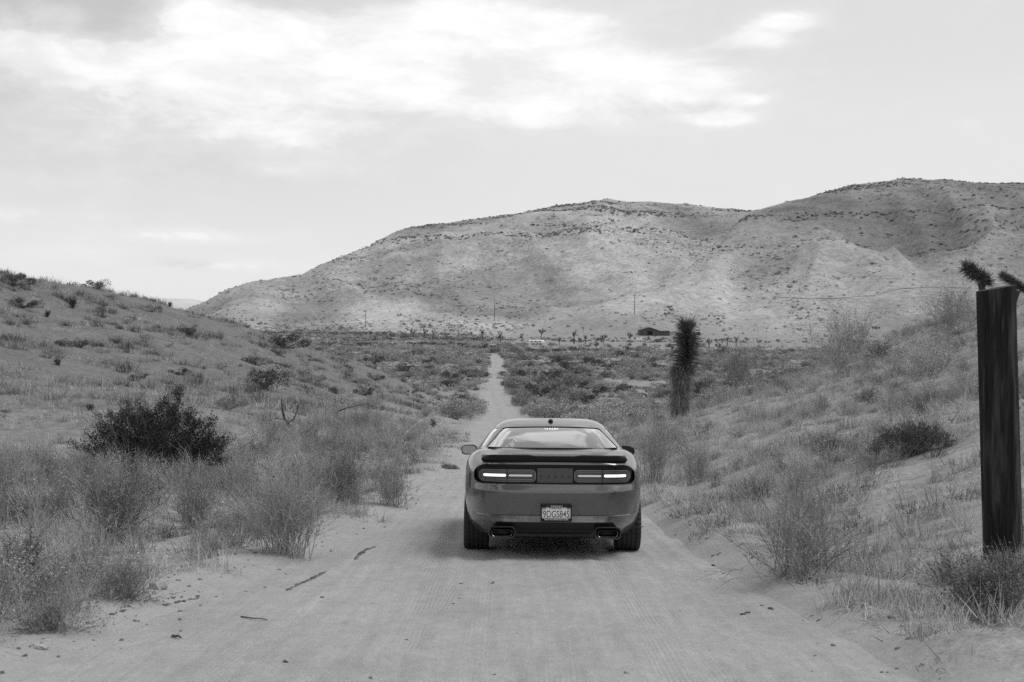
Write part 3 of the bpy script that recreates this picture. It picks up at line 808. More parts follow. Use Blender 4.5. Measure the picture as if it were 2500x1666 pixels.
    side = (np.abs(cc[:, 0]) > wz * .90) & (cc[:, 1] > 1.1) & (cc[:, 1] < 3.3)
    for nm, sel in (('rear_window', zok & ~side & (cc[:, 1] < 2)), ('windscreen', zok & ~side & (cc[:, 1] > 2)), ('side_window', zok & side & (cc[:, 0] < 0)), ('side_window', zok & side & (cc[:, 0] > 0))):
        P(nm, mesh_np(nm, V, q[sel], None, True), M_GLASS)
    # window surround line
    for z, hw, nm in ((1.1265, .715, 'window_seal'), ):
        P(nm, slab_mesh(nm, list(np.linspace(-hw, hw, 15)), lambda x: z, lambda x: z + .007, lambda x, zz: .835 + .34 * (abs(x) / .74) ** 3.3 * .6 - .012, lambda x, zz: .90 + .34 * (abs(x) / .74) ** 3.3 * .6), M_BLACK)
    # third brake light: six lit diodes behind the top of the rear glass
    bl = P('brake_light', box_mesh('brake_light', (0, 1.600, 1.322), (.20, .03, .024), .004), M_BLACK)
    for k in range(6):
        P('diode', cyl_mesh(-.068 + k * .0272, 1.582, 1.322, .0088, .003, 'Y', 14), M_DIODE, bl)
    # roof aerial
    fin = bmesh.new(); bmesh.ops.create_uvsphere(fin, u_segments=16, v_segments=10, radius=1); bmesh.ops.scale(fin, verts=fin.verts, vec=(.030, .07, .026)); bmesh.ops.translate(fin, verts=fin.verts, vec=(0, 1.83, 1.408))
    me = bpy.data.meshes.new('roof_aerial'); fin.to_mesh(me); fin.free(); smooth(me, 60); P('roof_aerial', me, M_GLOSSB)
    # --- cabin
    for s in (-1, 1):
        seat = P('front_seat', box_mesh('front_seat', (s * .38, 2.40, .98), (.50, .16, .50), .06, 3, Matrix.Rotation(R(-10), 3, 'X')), M_SEAT)
        P('headrest', box_mesh('headrest', (s * .38, 2.32, 1.245), (.24, .09, .13), .04, 3), M_SEAT, seat)
    P('parcel_shelf', box_mesh('parcel_shelf', (0, 1.75, 1.1305), (1.20, 1.5, .006)), M_DARKIN)
    P('rear_seat', box_mesh('rear_seat', (0, 1.42, 1.04), (1.1, .16, .16), .05), M_SEAT)
    P('dashboard', box_mesh('dashboard', (0, 3.05, 1.06), (1.2, .3, .12), .04), M_DARKIN)
    wheel = bmesh.new(); 
    me = ring_mesh(.185, .016); me.transform(Matrix.Translation((-.38, 2.88, 1.09)) @ Matrix.Rotation(R(70), 4, 'X')); P('steering_wheel', me, M_BLACK)
    # --- mirrors
    for s in (-1, 1):
        cx, cy, cz = s * .972, 2.93, 1.030
        hous = bmesh.new(); bmesh.ops.create_uvsphere(hous, u_segments=28, v_segments=18, radius=1)
        for v in hous.verts:
            x, y, z = v.co; e = .62
            x = math.copysign(abs(x) ** e, x) if x else 0; z = math.copysign(abs(z) ** (e + .08), z) if z else 0
            v.co = (cx + x * .098, cy + (y * .06 if y > 0 else y * .022), cz + z * .062 + x * s * -.004)
        me = bpy.data.meshes.new('wing_mirror'); hous.to_mesh(me); hous.free(); smooth(me, 60)
        h = P('wing_mirror', me, M_GLOSSB)
        gl = bmesh.new(); pts = []
        for k in range(36):
            a = 2 * math.pi * k / 36; c, sn = math.cos(a), math.sin(a)
            pts.append(gl.verts.new((cx + math.copysign(abs(c) ** .62, c) * .086, cy - .0235, cz + math.copysign(abs(sn) ** .7, sn) * .051)))
        gl.faces.new(pts); me = bpy.data.meshes.new('mirror_glass'); gl.to_mesh(me); gl.free(); P('mirror_glass', me, M_MIRROR if s < 0 else M_MIRRORD, h)
        P('mirror_stalk', box_mesh('mirror_stalk', (s * .86, 2.96, 1.0), (.14, .05, .03), .01), M_GLOSSB, h)
    # --- headlights and grille at the far end, simple but present
    P('grille', box_mesh('grille', (0, 4.985, .68), (1.5, .06, .15), .03), M_GLOSSB)
    for x in (-.62, -.42, .42, .62): P('headlight', cyl_mesh(x, 5.02, .68, .07, .02, 'Y', 24), M_LENS)
    for s in (-1, 1):
        P('door_seam', box_mesh('door_seam', (s * .918, 1.95, .72), (.012, .006, .55)), M_BLACK)
        P('door_handle', box_mesh('door_handle', (s * .925, 2.15, .84), (.03, .16, .03), .008), M_PAINT)
    # --- wheels
    wheel_me = tyre_mesh(); rim_me = rim_mesh()
    wheel_me.materials.append(M_RUB); rim_me.materials.append(M_RIM)
    for y in (1.12, 4.07):
        for s in (-1, 1):
            tyre = bpy.data.objects.new('wheel', wheel_me); COL.objects.link(tyre); tyre.parent = car
            tyre.location = (s * .824, y, .360); tyre.rotation_euler = (0, R(s * -1.0) + (0 if s > 0 else math.pi), 0)
            rim = bpy.data.objects.new('rim', rim_me); COL.objects.link(rim); rim.parent = tyre
    return car
def tube_solid(rings, cx, cz):
    bm = bmesh.new(); P = None; first = None
    for y, pts in rings:
        v = [bm.verts.new((cx + a, y, cz + b)) for a, b in pts]
        if P is not None:
            for k in range(len(v)): bm.faces.new((P[k], P[(k + 1) % len(v)], v[(k + 1) % len(v)], v[k]))
        else: bm.faces.new(v[::-1])
        P = v
    bm.faces.new(P); bmesh.ops.recalc_face_normals(bm, faces=bm.faces)
    me = bpy.data.meshes.new('c'); bm.to_mesh(me); bm.free(); return me
def plate_frame():
    bm = bmesh.new()
    def bar(c, s):
        r = bmesh.ops.create_cube(bm, size=1.0)['verts']; bmesh.ops.scale(bm, verts=r, vec=s); bmesh.ops.translate(bm, verts=r, vec=c)
    bar((0, -.007, .0665), (.318, .014, .024)); bar((0, -.007, -.0695), (.318, .014, .022))
    bar((-.1535, -.007, -.0015), (.011, .0138, .112)); bar((.1535, -.007, -.0015), (.011, .0138, .112))
    me = bpy.data.meshes.new('plate_frame'); bm.to_mesh(me); bm.free(); return me
def ring_mesh(r, t, n=40, k=8):
    V = []; Q = []
    for i in range(n):
        a = 2 * math.pi * i / n
        for j in range(k):
            b = 2 * math.pi * j / k; V.append(((r + t * math.cos(b)) * math.cos(a), (r + t * math.cos(b)) * math.sin(a), t * math.sin(b)))
    for i in range(n):
        for j in range(k): Q.append((i * k + j, ((i + 1) % n) * k + j, ((i + 1) % n) * k + (j + 1) % k, i * k + (j + 1) % k))
    return mesh_np('ring', V, Q, None, True)
def tyre_mesh():
    # profile across the tyre (x, radius); grooves between the ribs; outer shoulder blocks cut by sipes
    hw, Rr = .134, .360
    prof = [(-hw + .004, .24), (-hw - .004, .29), (-hw, .335), (-hw + .008, .350), (-hw + .02, .3575)]
    gro = [-.072, -.026, .026, .072]
    for gx in gro:
        c = Rr - .35 * gx * gx
        prof += [(gx - .0075, c), (gx - .0045, c - .010), (gx + .0045, c - .010), (gx + .0075, c)]
    prof += [(hw - .02, .3575), (hw - .008, .350), (hw, .335), (hw + .004, .29), (hw - .004, .24)]
    n = 168; V = []; Q = []
    for i in range(n):
        a = 2 * math.pi * i / n; sipe = (i % 4 == 0)
        for (x, r) in prof:
            sh = .076 < abs(x) < hw + .002 and r > .33
            rr = r - (.009 if sipe and sh else 0); V.append((x, rr * math.cos(a), rr * math.sin(a)))
    m = len(prof)
    for i in range(n):
        for j in range(m - 1): Q.append((i * m + j, ((i + 1) % n) * m + j, ((i + 1) % n) * m + j + 1, i * m + j + 1))
    me = mesh_np('tyre', V, Q, None, False); smooth(me, 35); return me
def rim_mesh():
    bm = bmesh.new()
    def lathe(pr, n=48):
        rows = [[bm.verts.new((x, r * math.cos(2 * math.pi * i / n), r * math.sin(2 * math.pi * i / n))) for (x, r) in pr] for i in range(n)]
        for i in range(n):
            for j in range(len(pr) - 1): bm.faces.new((rows[i][j], rows[(i + 1) % n][j], rows[(i + 1) % n][j + 1], rows[i][j + 1]))
    lathe([(-.128, .245), (-.12, .25), (-.11, .235), (.11, .235), (.125, .252), (.135, .25), (.125, .238), (.09, .228)])
    lathe([(.09, .001), (.105, .03), (.10, .06), (.07, .065)])
    for k in range(10):
        a = 2 * math.pi * (k // 2) / 5 + (.12 if k % 2 else -.12)
        r = bmesh.ops.create_cube(bm, size=1)['verts']; bmesh.ops.scale(bm, verts=r, vec=(.03, .028, .20)); bmesh.ops.translate(bm, verts=r, vec=(.09, 0, .145))
        bmesh.ops.rotate(bm, verts=r, cent=(0, 0, 0), matrix=Matrix.Rotation(a, 3, 'X'))
    bmesh.ops.recalc_face_normals(bm, faces=bm.faces)
    me = bpy.data.meshes.new('rim'); bm.to_mesh(me); bm.free(); smooth(me, 35); return me

CAR = make_car()
cy0, cx0 = 14.2, .455
cz0 = float(road_height(np.array([cx0]), np.array([cy0]))[0]); cz1 = float(road_height(np.array([cx0]), np.array([cy0 + 5]))[0])
CAR.location = (cx0, cy0, float(road_z(cy0)) - .018)
CAR.rotation_euler = (-math.atan(.0613), 0, 0)
# ================================================================== vegetation meshes
def veg_mat(name, v, var=.3, tip=1.0, rough=.85):
    m, g, out = new_mat(name)
    oi = g.n.new('ShaderNodeObjectInfo'); r = oi.outputs['Random']
    b = g.lin(r, 0, 1, v * (1 - var), v * (1 + var))
    n = g.noise(g.node('ShaderNodeNewGeometry', out=0), 3.5, 3, .6)
    b = g.mul(b, g.lin(n, .3, .7, .75, 1.25))
    principled(g, out, g.comb(b, b, b), rough, spec=.15)
    return m
V_STRAW = veg_mat('dry_grass', .47, .3)
V_STRAW2 = veg_mat('old_grass', .36, .3)
V_TWIG = veg_mat('dry_twigs', .28, .35)
V_TWIGD = veg_mat('dark_twigs', .10, .3)
V_LEAF = veg_mat('grey_leaves', .19, .35)
V_LEAFD = veg_mat('dark_leaves', .062, .35)
V_SCRUB = veg_mat('scrub_leaves', .31, .35); V_DARKN = veg_mat('creosote_leaves', .075, .3)
V_SCRUBD = veg_mat('scrub_dark', .125, .35)
V_YUC = veg_mat('yucca_leaves', .11, .4)
V_YUCD = veg_mat('yucca_dead_leaves', .20, .4)
V_BARK = veg_mat('bark', .07, .3)
V_CHAR = veg_mat('charred_wood', .025, .3)

def ribbons(P0, D, L, droop, Wd, K=3, g=None, bend=None):
    """flat tapering blades: start, direction, length, droop, width, segments"""
    g = g or rng; N = len(P0); t = np.linspace(0, 1, K + 1)
    D = D / np.linalg.norm(D, axis=1, keepdims=True)
    pts = P0[:, None] + D[:, None] * (L[:, None] * t)[..., None]
    pts[..., 2] -= (droop[:, None] * L[:, None]) * t ** 2
    if bend is not None: pts[..., :2] += bend[:, None] * (L[:, None] * t ** 2)[..., None]
    side = np.cross(D, g.normal(size=(N, 3))); side /= np.linalg.norm(side, axis=1, keepdims=True) + 1e-9
    w_ = (Wd[:, None] * (1 - .85 * t)) * .5
    A = pts - side[:, None] * w_[..., None]; B = pts + side[:, None] * w_[..., None]
    V = np.stack([A, B], 2).reshape(-1, 3)
    base = (np.arange(N) * (K + 1) * 2)[:, None] + np.arange(K)[None] * 2
    a = base.ravel(); Q = np.stack([a, a + 1, a + 3, a + 2], 1)
    return V, Q, pts
def leaves(C, size, g=None, asp=.45, up=0.0):
    g = g or rng; N = len(C)
    u = g.normal(size=(N, 3)); u[:, 2] += up; u /= np.linalg.norm(u, axis=1, keepdims=True)
    v = np.cross(u, g.normal(size=(N, 3))); v /= np.linalg.norm(v, axis=1, keepdims=True)
    s = size[:, None]
    V = np.stack([C - u * s, C + v * s * asp, C + u * s, C - v * s * asp], 1).reshape(-1, 3)
    a = np.arange(N) * 4
    return V, np.stack([a, a + 1, a + 2, a + 3], 1)
class MB:
    def __init__(s): s.V = []; s.Q = []; s.M = []; s.n = 0
    def add(s, V, Q, mi=0):
        s.V.append(V); s.Q.append(np.asarray(Q) + s.n); s.M.append(np.full(len(Q), mi, np.int32)); s.n += len(V)
    def mesh(s, name, mats):
        me = mesh_np(name, np.vstack(s.V), np.vstack(s.Q))
        for m in mats: me.materials.append(m)
        me.polygons.foreach_set('material_index', np.concatenate(s.M)); me.update()
        return me
def dirs(N, spread, g, up=1.0):
    a = g.uniform(0, 2 * np.pi, N); t = np.abs(g.normal(0, spread, N))
    return np.stack([np.cos(a) * np.sin(t), np.sin(a) * np.sin(t), np.cos(t) * up], 1)
def tuft(seed, N=42, h=.42, spread=.42, wd=.006, K=3, mats=None, r=.05, droop=.28):
    g = np.random.default_rng(seed); b = MB()
    P0 = np.concatenate([g.normal(0, r, (N, 2)), np.zeros((N, 1)) - .01], 1)
    L = h * g.uniform(.45, 1.15, N); D = dirs(N, spread, g); D[:, :2] += P0[:, :2] / r * .12
    V, Q, _ = ribbons(P0, D, L, g.uniform(0, droop * 2, N), wd * g.uniform(.7, 1.3, N), K, g)
    b.add(V, Q); return b.mesh('grass_tuft', mats or [V_STRAW])
def twig_geo(b, g, n1, n2, rad, h, wd, mi=0, lean=(0, 0), base_r=.08, K=4, droop=.12, spread=.62):
    """fan of main stems with side twigs; returns the twig tips"""
    P0 = np.concatenate([g.normal(0, base_r, (n1, 2)), np.full((n1, 1), -.02)], 1)
    D = dirs(n1, spread, g); D[:, 0] *= rad / h * 1.1; D[:, 1] *= rad / h * 1.1; D[:, :2] += np.array(lean)
    nd = np.linalg.norm(D, axis=1); L = h * g.uniform(.6, 1.08, n1) * np.clip(nd, .8, 1.5)
    bend = g.normal(0, .16, (n1, 2))
    V, Q, pts = ribbons(P0, D, L, g.uniform(-.05, droop * 2, n1), wd * g.uniform(.8, 1.4, n1), K, g, bend); b.add(V, Q, mi)
    i = g.integers(0, n1, n2); k = g.uniform(.25, .98, n2) * K; k0 = np.minimum(k.astype(int), K - 1); f = (k - k0)[:, None]
    S = pts[i, k0] * (1 - f) + pts[i, k0 + 1] * f
    dd = pts[i, k0 + 1] - pts[i, k0]; dd /= np.linalg.norm(dd, axis=1, keepdims=True); dd = dd + g.normal(0, .55, (n2, 3)); dd[:, 2] += .15
    V, Q, p2 = ribbons(S, dd, h * g.uniform(.12, .42, n2), g.uniform(-.1, .3, n2), wd * .55 * g.uniform(.7, 1.3, n2), 2, g); b.add(V, Q, mi)
    return np.vstack([p2[:, 1], p2[:, 2], pts[:, -1]])
def twig_shrub(seed, n1=46, n2=420, rad=.7, h=.9, wd=.008, leaf=0, lsize=.012, mats=None, **kw):
    g = np.random.default_rng(seed); b = MB(); tips = twig_geo(b, g, n1, n2, rad, h, wd, 0, **kw)
    if leaf:
        C = tips[g.integers(0, len(tips), leaf)] + g.normal(0, .03 * h, (leaf, 3)); C[:, 2] = np.maximum(C[:, 2], .01)
        V, Q = leaves(C, lsize * g.uniform(.6, 1.5, leaf), g); b.add(V, Q, 1)
    return b.mesh('dry_shrub', mats or [V_TWIG, V_LEAF])
def clump(seed, n=240, rad=.8, h=.7, lsize=.075, mats=None, stems=24, flat=.5):
    """scrub for the middle distance: an open, uneven mass of small leaf faces over a few stems"""
    g = np.random.default_rng(seed); b = MB()
    lobes = np.stack([g.normal(0, rad * .42, 6), g.normal(0, rad * .42, 6), g.uniform(.25, .72, 6) * h], 1); lr = g.uniform(.28, .55, 6) * rad
    k = g.integers(0, 6, n); u = g.normal(size=(n, 3)); u /= np.linalg.norm(u, axis=1, keepdims=True)
    C = lobes[k] + u * (lr[k] * g.uniform(.35, 1.05, n) ** .6)[:, None] * np.array([1, 1, h / rad * .8]); C[:, 2] = np.abs(C[:, 2]) * .95
    V, Q = leaves(C, lsize * g.uniform(.5, 1.5, n), g, .55, .4); b.add(V, Q, 0)
    P0 = g.normal(0, .06 * rad, (stems, 3)); P0[:, 2] = 0
    D = C[g.integers(0, n, stems)] - P0; L = np.linalg.norm(D, axis=1) * 1.15
    V, Q, _ = ribbons(P0, D, L, np.zeros(stems), np.full(stems, .03 * rad), 2, g); b.add(V, Q, 1)
    return b.mesh('scrub', mats or [V_SCRUB, V_TWIG])

# ---------------------------------------------------------------- scatter as one object (ground cover nobody could count)
def scatter(name, label, pts, variants, scale, rot=None, idx=None, tilt=0.0, cat=None):
    n = len(pts); g = np.random.default_rng(len(name) * 97 + n)
    col = bpy.data.collections.new(name + '_pieces')
    for i, me in enumerate(variants):
        o = bpy.data.objects.new(name + '_piece', me); col.objects.link(o)
    me = bpy.data.meshes.new(name); me.vertices.add(n); me.vertices.foreach_set('co', np.asarray(pts, np.float32).ravel())
    a = me.attributes.new('scl', 'FLOAT', 'POINT'); a.data.foreach_set('value', np.asarray(scale, np.float32))
    ro = np.stack([g.normal(0, tilt, n), g.normal(0, tilt, n), g.uniform(0, 6.283, n)], 1).astype(np.float32) if rot is None else rot
    a = me.attributes.new('rot', 'FLOAT_VECTOR', 'POINT'); a.data.foreach_set('vector', ro.ravel())
    a = me.attributes.new('idx', 'INT', 'POINT'); a.data.foreach_set('value', (g.integers(0, len(variants), n) if idx is None else idx).astype(np.int32))
    ng = bpy.data.node_groups.new(name, 'GeometryNodeTree')
    ng.interface.new_socket('Geometry', in_out='INPUT', socket_type='NodeSocketGeometry'); ng.interface.new_socket('Geometry', in_out='OUTPUT', socket_type='NodeSocketGeometry')
    N = ng.nodes; L = ng.links
    gi = N.new('NodeGroupInput'); go = N.new('NodeGroupOutput'); ip = N.new('GeometryNodeInstanceOnPoints'); ci = N.new('GeometryNodeCollectionInfo')
    ci.inputs['Collection'].default_value = col; ci.inputs['Separate Children'].default_value = True; ci.inputs['Reset Children'].default_value = True
    def at(nm, ty):
        x = N.new('GeometryNodeInputNamedAttribute'); x.data_type = ty; x.inputs['Name'].default_value = nm; return x.outputs['Attribute']
    L.new(gi.outputs[0], ip.inputs['Points']); L.new(ci.outputs[0], ip.inputs['Instance']); ip.inputs['Pick Instance'].default_value = True
    L.new(at('idx', 'INT'), ip.inputs['Instance Index']); L.new(at('rot', 'FLOAT_VECTOR'), ip.inputs['Rotation']); L.new(at('scl', 'FLOAT'), ip.inputs['Scale'])
    L.new(ip.outputs[0], go.inputs[0])
    o = bpy.data.objects.new(name, me); COL.objects.link(o); md = o.modifiers.new('scatter', 'NODES'); md.node_group = ng
    tag(o, label, cat, kind='stuff')
    return o
def on_ground(x, y, dz=0.0):
    return np.stack([x, y, height(x, y) + dz], 1)
def clear_of(x, y, spots, r):
    ok = np.ones(len(x), bool)
    for (a, b) in spots: ok &= (x - a) ** 2 + (y - b) ** 2 > r * r
    return ok
def road_d(x, y):
    xr = road_x(y); return np.where(y < 485, np.maximum((xr - w_l(y)) - x, x - (xr + w_r(y))), 9.)
def rand_polar(n, a0, a1, r0, r1, g, p=1.0):
    a = np.radians(g.uniform(a0, a1, n)); u = g.uniform(0, 1, n)
    r = r0 * (r1 / r0) ** u if p == 0 else (r0 ** (p + 1) + u * (r1 ** (p + 1) - r0 ** (p + 1))) ** (1 / (p + 1))
    return np.sin(a) * r, np.cos(a) * r

g1 = np.random.default_rng(21)
# --- near grass: thin matted tufts; density falls with distance, thins to bare sand at the road edge
T_NEAR = [tuft(100 + i, 46, h, sp, .0065, 3, [mt], r, dr) for i, (h, sp, mt, r, dr) in enumerate([(.16, .75, V_STRAW, .07, .5), (.22, .6, V_STRAW, .06, .4), (.20, .9, V_STRAW2, .09, .6), (.30, .45, V_STRAW, .05, .3), (.14, 1.0, V_STRAW2, .12, .5), (.42, .36, V_STRAW, .05, .22), (.46, .45, V_STRAW2, .06, .3), (.20, .8, V_TWIGD, .09, .4), (.26, .6, V_TWIGD, .06, .4)])]
x, y = rand_polar(52000, -24, 24, 6.5, 62, g1, .35)
d = road_d(x, y); nn = fbm(x / 2.2, y / 2.2, 3); nl = fbm(x / 7., y / 7., 2)
n0 = fbm(x / .8, y / 1.1, 3)
p = sst(d * np.where(x > 0, 3.4, 1.2) + nn * .7, .1, 1.2) * np.where(x > 0, .55 + .4 * nl, .7 + .4 * nl) * sst(nn + .62, .1, .8) * sst(n0 + .5, .0, .55)
keep = g1.uniform(size=len(x)) < p; x, y, d = x[keep], y[keep], d[keep]
tall = (fbm(x / 3. + 9, y / 3., 2) > .05) & (d > .8)
idx = np.where(tall & (g1.uniform(size=len(x)) < .4), g1.integers(3, 7, len(x)), g1.integers(0, 5, len(x)))
idx = np.where((g1.uniform(size=len(x)) < .30) & (fbm(x / 1.3 + 40, y / 1.8, 2) > .12), g1.integers(7, 9, len(x)), idx)
scatter('dry_grass', 'short pale dry grass covering both roadside banks', on_ground(x, y, -.01), T_NEAR, g1.uniform(.7, 1.35, len(x)), idx=idx, tilt=.15)
# --- grass farther off: wider blades, fewer of them
T_FAR = [tuft(140 + i, 26, h, sp, .020, 2, [mt], r) for i, (h, sp, mt, r) in enumerate([(.25, .7, V_STRAW, .12), (.32, .6, V_STRAW2, .14), (.22, .9, V_STRAW2, .16)])]
x, y = rand_polar(46000, -23.5, 23.5, 55, 230, g1, .5)
d = road_d(x, y); nn = fbm(x / 4., y / 4., 3)
p = sst(d + nn, .2, 2.5) * np.where(x < -8, .65, 1) * sst(nn + .45, .1, .8) * sst(fbm(x / 1.7, y / 2.5, 2) + .3, .0, .5); keep = g1.uniform(size=len(x)) < p; x, y = x[keep], y[keep]
scatter('hillside_grass', 'dry bunch grass over the far banks and the left hill', on_ground(x, y, -.02), T_FAR, g1.uniform(.6, 1.5, len(x)), tilt=.2)

# --- dry brush thicket beside the road on the left, lighter brush on the right bank
BR = [twig_shrub(200 + i, 40, 300, r, h, wd, lf, .012, [a, b]) for i, (r, h, wd, lf, a, b) in enumerate([(.50, .62, .007, 260, V_TWIG, V_LEAF), (.42, .70, .007, 0, V_TWIG, V_LEAF), (.55, .50, .008, 340, V_TWIGD, V_LEAF), (.38, .55, .006, 120, V_STRAW2, V_STRAW), (.6, .6, .007, 420, V_TWIG, V_SCRUB), (.3, .62, .006, 0, V_STRAW, V_STRAW)])]
x, y = rand_polar(7600, -26, -1, 8, 60, g1, .45)
d = road_d(x, y); nn = fbm(x / 3.1, y / 4.2, 3)
lanes = np.interp(y, [9, 13, 17, 21, 26, 34, 45], [.25, .3, .35, .38, .5, .6, .8])
p = sst(d, lanes, lanes + .5) * (1 - sst(d + y * 0.10, 8.0, 11.5)) * sst(nn + .55, .1, .75) * np.interp(y, [10, 15, 30, 60], [1.5, 1.2, .85, .4])
keep = g1.uniform(size=len(x)) < p * .5; xb, yb = x[keep], y[keep]; db = d[keep]
scl_b = g1.uniform(.55, 1.15, len(xb)) * np.clip(.55 + db * .28, .55, 1.1)
scatter('dry_brush', 'tangle of dry twiggy brush along the left road edge', on_ground(xb, yb, -.03), BR, scl_b, tilt=.16)
x, y = rand_polar(4200, 2, 24, 8.5, 62, g1, .6)
d = road_d(x, y); nn = fbm(x / 4. + 30, y / 6., 3)
p = sst(d, .9, 1.8) * sst(nn, -.1, .4); keep = g1.uniform(size=len(x)) < p * .75; x, y = x[keep], y[keep]
scatter('bank_brush', 'thin dry brush scattered on the right bank', on_ground(x, y, -.03), [BR[3], BR[5], BR[1], BR[2]], g1.uniform(.4, 1.0, len(x)), tilt=.15)
# litter of small dark clods and twigs at the road edges
def clod(seed):
    g = np.random.default_rng(seed); bm = bmesh.new(); bmesh.ops.create_icosphere(bm, subdivisions=1, radius=1)
    for v in bm.verts: v.co = Vector(v.co) * g.uniform(.5, 1.35); v.co.z *= .5
    me = bpy.data.meshes.new('clod'); bm.to_mesh(me); bm.free(); return me
M_CLOD = simple_mat('earth_clod', .13, .95, spec=.1, var=.4, vscale=8); M_ROCK = simple_mat('pale_stone', .36, .9, spec=.2, var=.3, vscale=6)
CL_ = [clod(i) for i in range(6)]
for i, c in enumerate(CL_): c.materials.append(M_CLOD if i < 4 else M_ROCK)
x, y = rand_polar(42000, -22, 22, 7.5, 45, g1, .3); d = road_d(x, y)
p = np.exp(-((d - .25) / .55) ** 2) * .8 + (d > 0) * .12 + (d < 0) * .045; p = p + .5 * ((x < 0) & (y < 15) & (d > -.3) & (d < 1.8)); p = p * np.where(x < 0, 1, .6); keep = g1.uniform(size=len(x)) < p * .6
x, y, d = x[keep], y[keep], d[keep]; z = np.where(d < .25, np.maximum(road_height(x, y), height(x, y)), height(x, y))
sz_ = .003 + g1.uniform(0, 1.0, len(x)) ** 5 * .030; z = z - sz_ * .15
scatter('road_litter', 'small clods, crumbs of bark and pebbles along the road edges', np.stack([x, y, z + .0], 1), CL_, sz_, tilt=.4)

# ================================================================== single plants
def tube_mesh(name, paths, mat=None, k=7):
    V = []; Q = []; n = 0
    for P, rad in paths:
        P = np.asarray(P, float); m = len(P); T = np.gradient(P, axis=0); T /= np.linalg.norm(T, axis=1, keepdims=True) + 1e-9
        ref = np.array([0, 0, 1.]) if abs(T[0][2]) < .8 else np.array([1., 0, 0])
        for i in range(m):
            a = np.cross(T[i], ref); a /= np.linalg.norm(a) + 1e-9; b = np.cross(T[i], a)
            for j in range(k):
                t = 2 * math.pi * j / k; V.append(P[i] + (a * math.cos(t) + b * math.sin(t)) * rad[i])
        for i in range(m - 1):
            for j in range(k): Q.append((n + i * k + j, n + i * k + (j + 1) % k, n + (i + 1) * k + (j + 1) % k, n + (i + 1) * k + j))
        n += m * k
    me = mesh_np(name, V, Q, None, True)
    if mat: me.materials.append(mat)
    return me
def wobble(p0, p1, n, amp, g, r0, r1):
    t = np.linspace(0, 1, n)[:, None]; p0, p1 = np.array(p0, float), np.array(p1, float)
    P = p0 * (1 - t) + p1 * t; o = np.cumsum(g.normal(0, amp / math.sqrt(n), (n, 3)), 0); o -= t * o[-1]; P = P + o
    return P, np.linspace(r0, r1, n)

SPOTS = []
def plant_parts(name, label, cat, loc, parts, group=None, rz=0.0):
    e = empty(name, loc, (0, 0, rz)); tag(e, label, cat, group)
    for nm, me in parts: link(nm, me, None, e)
    return e
def leafy_bush(name, label, px, py, wpx, hpx, dense, seed, stem=V_TWIGD, leaf=V_LEAFD, lsize=.02, nst=90, ntw=900, spread=.7, lobes=None, cat='bush', group=None, D=None):
    h_ = hit(px, py) if D is None else Vector((PX(px, py, D).x, D, H1(PX(px, py, D).x, D)))
    s = h_.y / FPX; W, Hh = wpx * s, hpx * s
    g = np.random.default_rng(seed); b = MB()
    tips = twig_geo(b, g, nst, ntw, W / 2, Hh, max(.006 + .003 * Hh, .00036 * h_.y), 0, base_r=W * .10, spread=spread, K=4)
    tips = tips[np.abs(tips[:, 0]) < W * .55]
    b2 = MB(); C = tips[g.integers(0, len(tips), dense)] + g.normal(0, .016, (dense, 3)) * W; C[:, 2] = np.abs(C[:, 2])
    if lobes:                                           # sprays of leaves filling uneven lobes
        LB = np.array(lobes, float); m = 520; k = g.choice(len(LB), m, p=LB[:, 2] ** 2 / (LB[:, 2] ** 2).sum()); u = g.normal(size=(m, 3)); u /= np.linalg.norm(u, axis=1, keepdims=True)
        rr = LB[k, 2] * g.uniform(.25, 1.08, m); cc = np.stack([LB[k, 0] + u[:, 0] * rr, u[:, 1] * rr * .9, LB[k, 1] + u[:, 2] * rr], 1) * np.array([W, W, Hh]) ; cc[:, 1] *= 1.0
        dr = cc - np.array([0, 0, -.15 * Hh]); dr /= np.linalg.norm(dr, axis=1, keepdims=True); i = g.integers(0, m, dense); tt = g.uniform(-1, 1, dense)[:, None]
        C = cc[i] + dr[i] * tt * .034 * W + g.normal(0, .013 * W, (dense, 3)); C[:, 2] = np.abs(C[:, 2])
    C[:, 2] = np.minimum(C[:, 2], Hh * 1.05)
    V, Q = leaves(C, lsize * g.uniform(.5, 1.5, dense), g, .5); b2.add(V, Q, 0)
    SPOTS.append((h_.x, h_.y))
    return plant_parts(name, label, cat, h_ - Vector((0, 0, .03)), [('stems', b.mesh('stems', [stem])), ('foliage', b2.mesh('foliage', [leaf]))], group)

# the big dark bush on the left
leafy_bush('dark_bush', 'big dark leafy bush standing on the left of the road below the hill', 372, 1165, 375, 232, 42000, 5, lsize=.017, nst=210, ntw=2400, spread=.8, lobes=[(-.15,.35,.2),(.1,.45,.24),(.3,.3,.18),(-.36,.30,.16),(-.24,.45,.20),(-.08,.62,.20),(.08,.72,.16),(.20,.62,.19),(.34,.40,.16),(.42,.18,.09),(0,.30,.24),(.2,.22,.2),(-.25,.16,.18),(-.42,.14,.10),(.17,.92,.06)])
leafy_bush('pale_brush', 'wide sprawling pale dry brush beside the right road edge nearest the camera', 1955, 1395, 400, 260, 700, 6, V_TWIG, V_STRAW2, .010, 110, 1500, .8)
leafy_bush('dark_brush', 'dark twiggy brush at the foot of the wooden post in the right corner', 2410, 1500, 300, 170, 5200, 7, V_TWIGD, V_LEAF, .010, 110, 1200, .8)
leafy_bush('rounded_bush', 'dark grey rounded bush alone on the grassy right bank left of the post', 2225, 1112, 225, 112, 12000, 8, V_TWIGD, V_LEAF, .012, 170, 2000, .85, lobes=[(-.32,.35,.15),(-.1,.5,.22),(.1,.55,.22),(.3,.4,.17),(0,.25,.24),(-.4,.18,.1),(.42,.2,.1)])
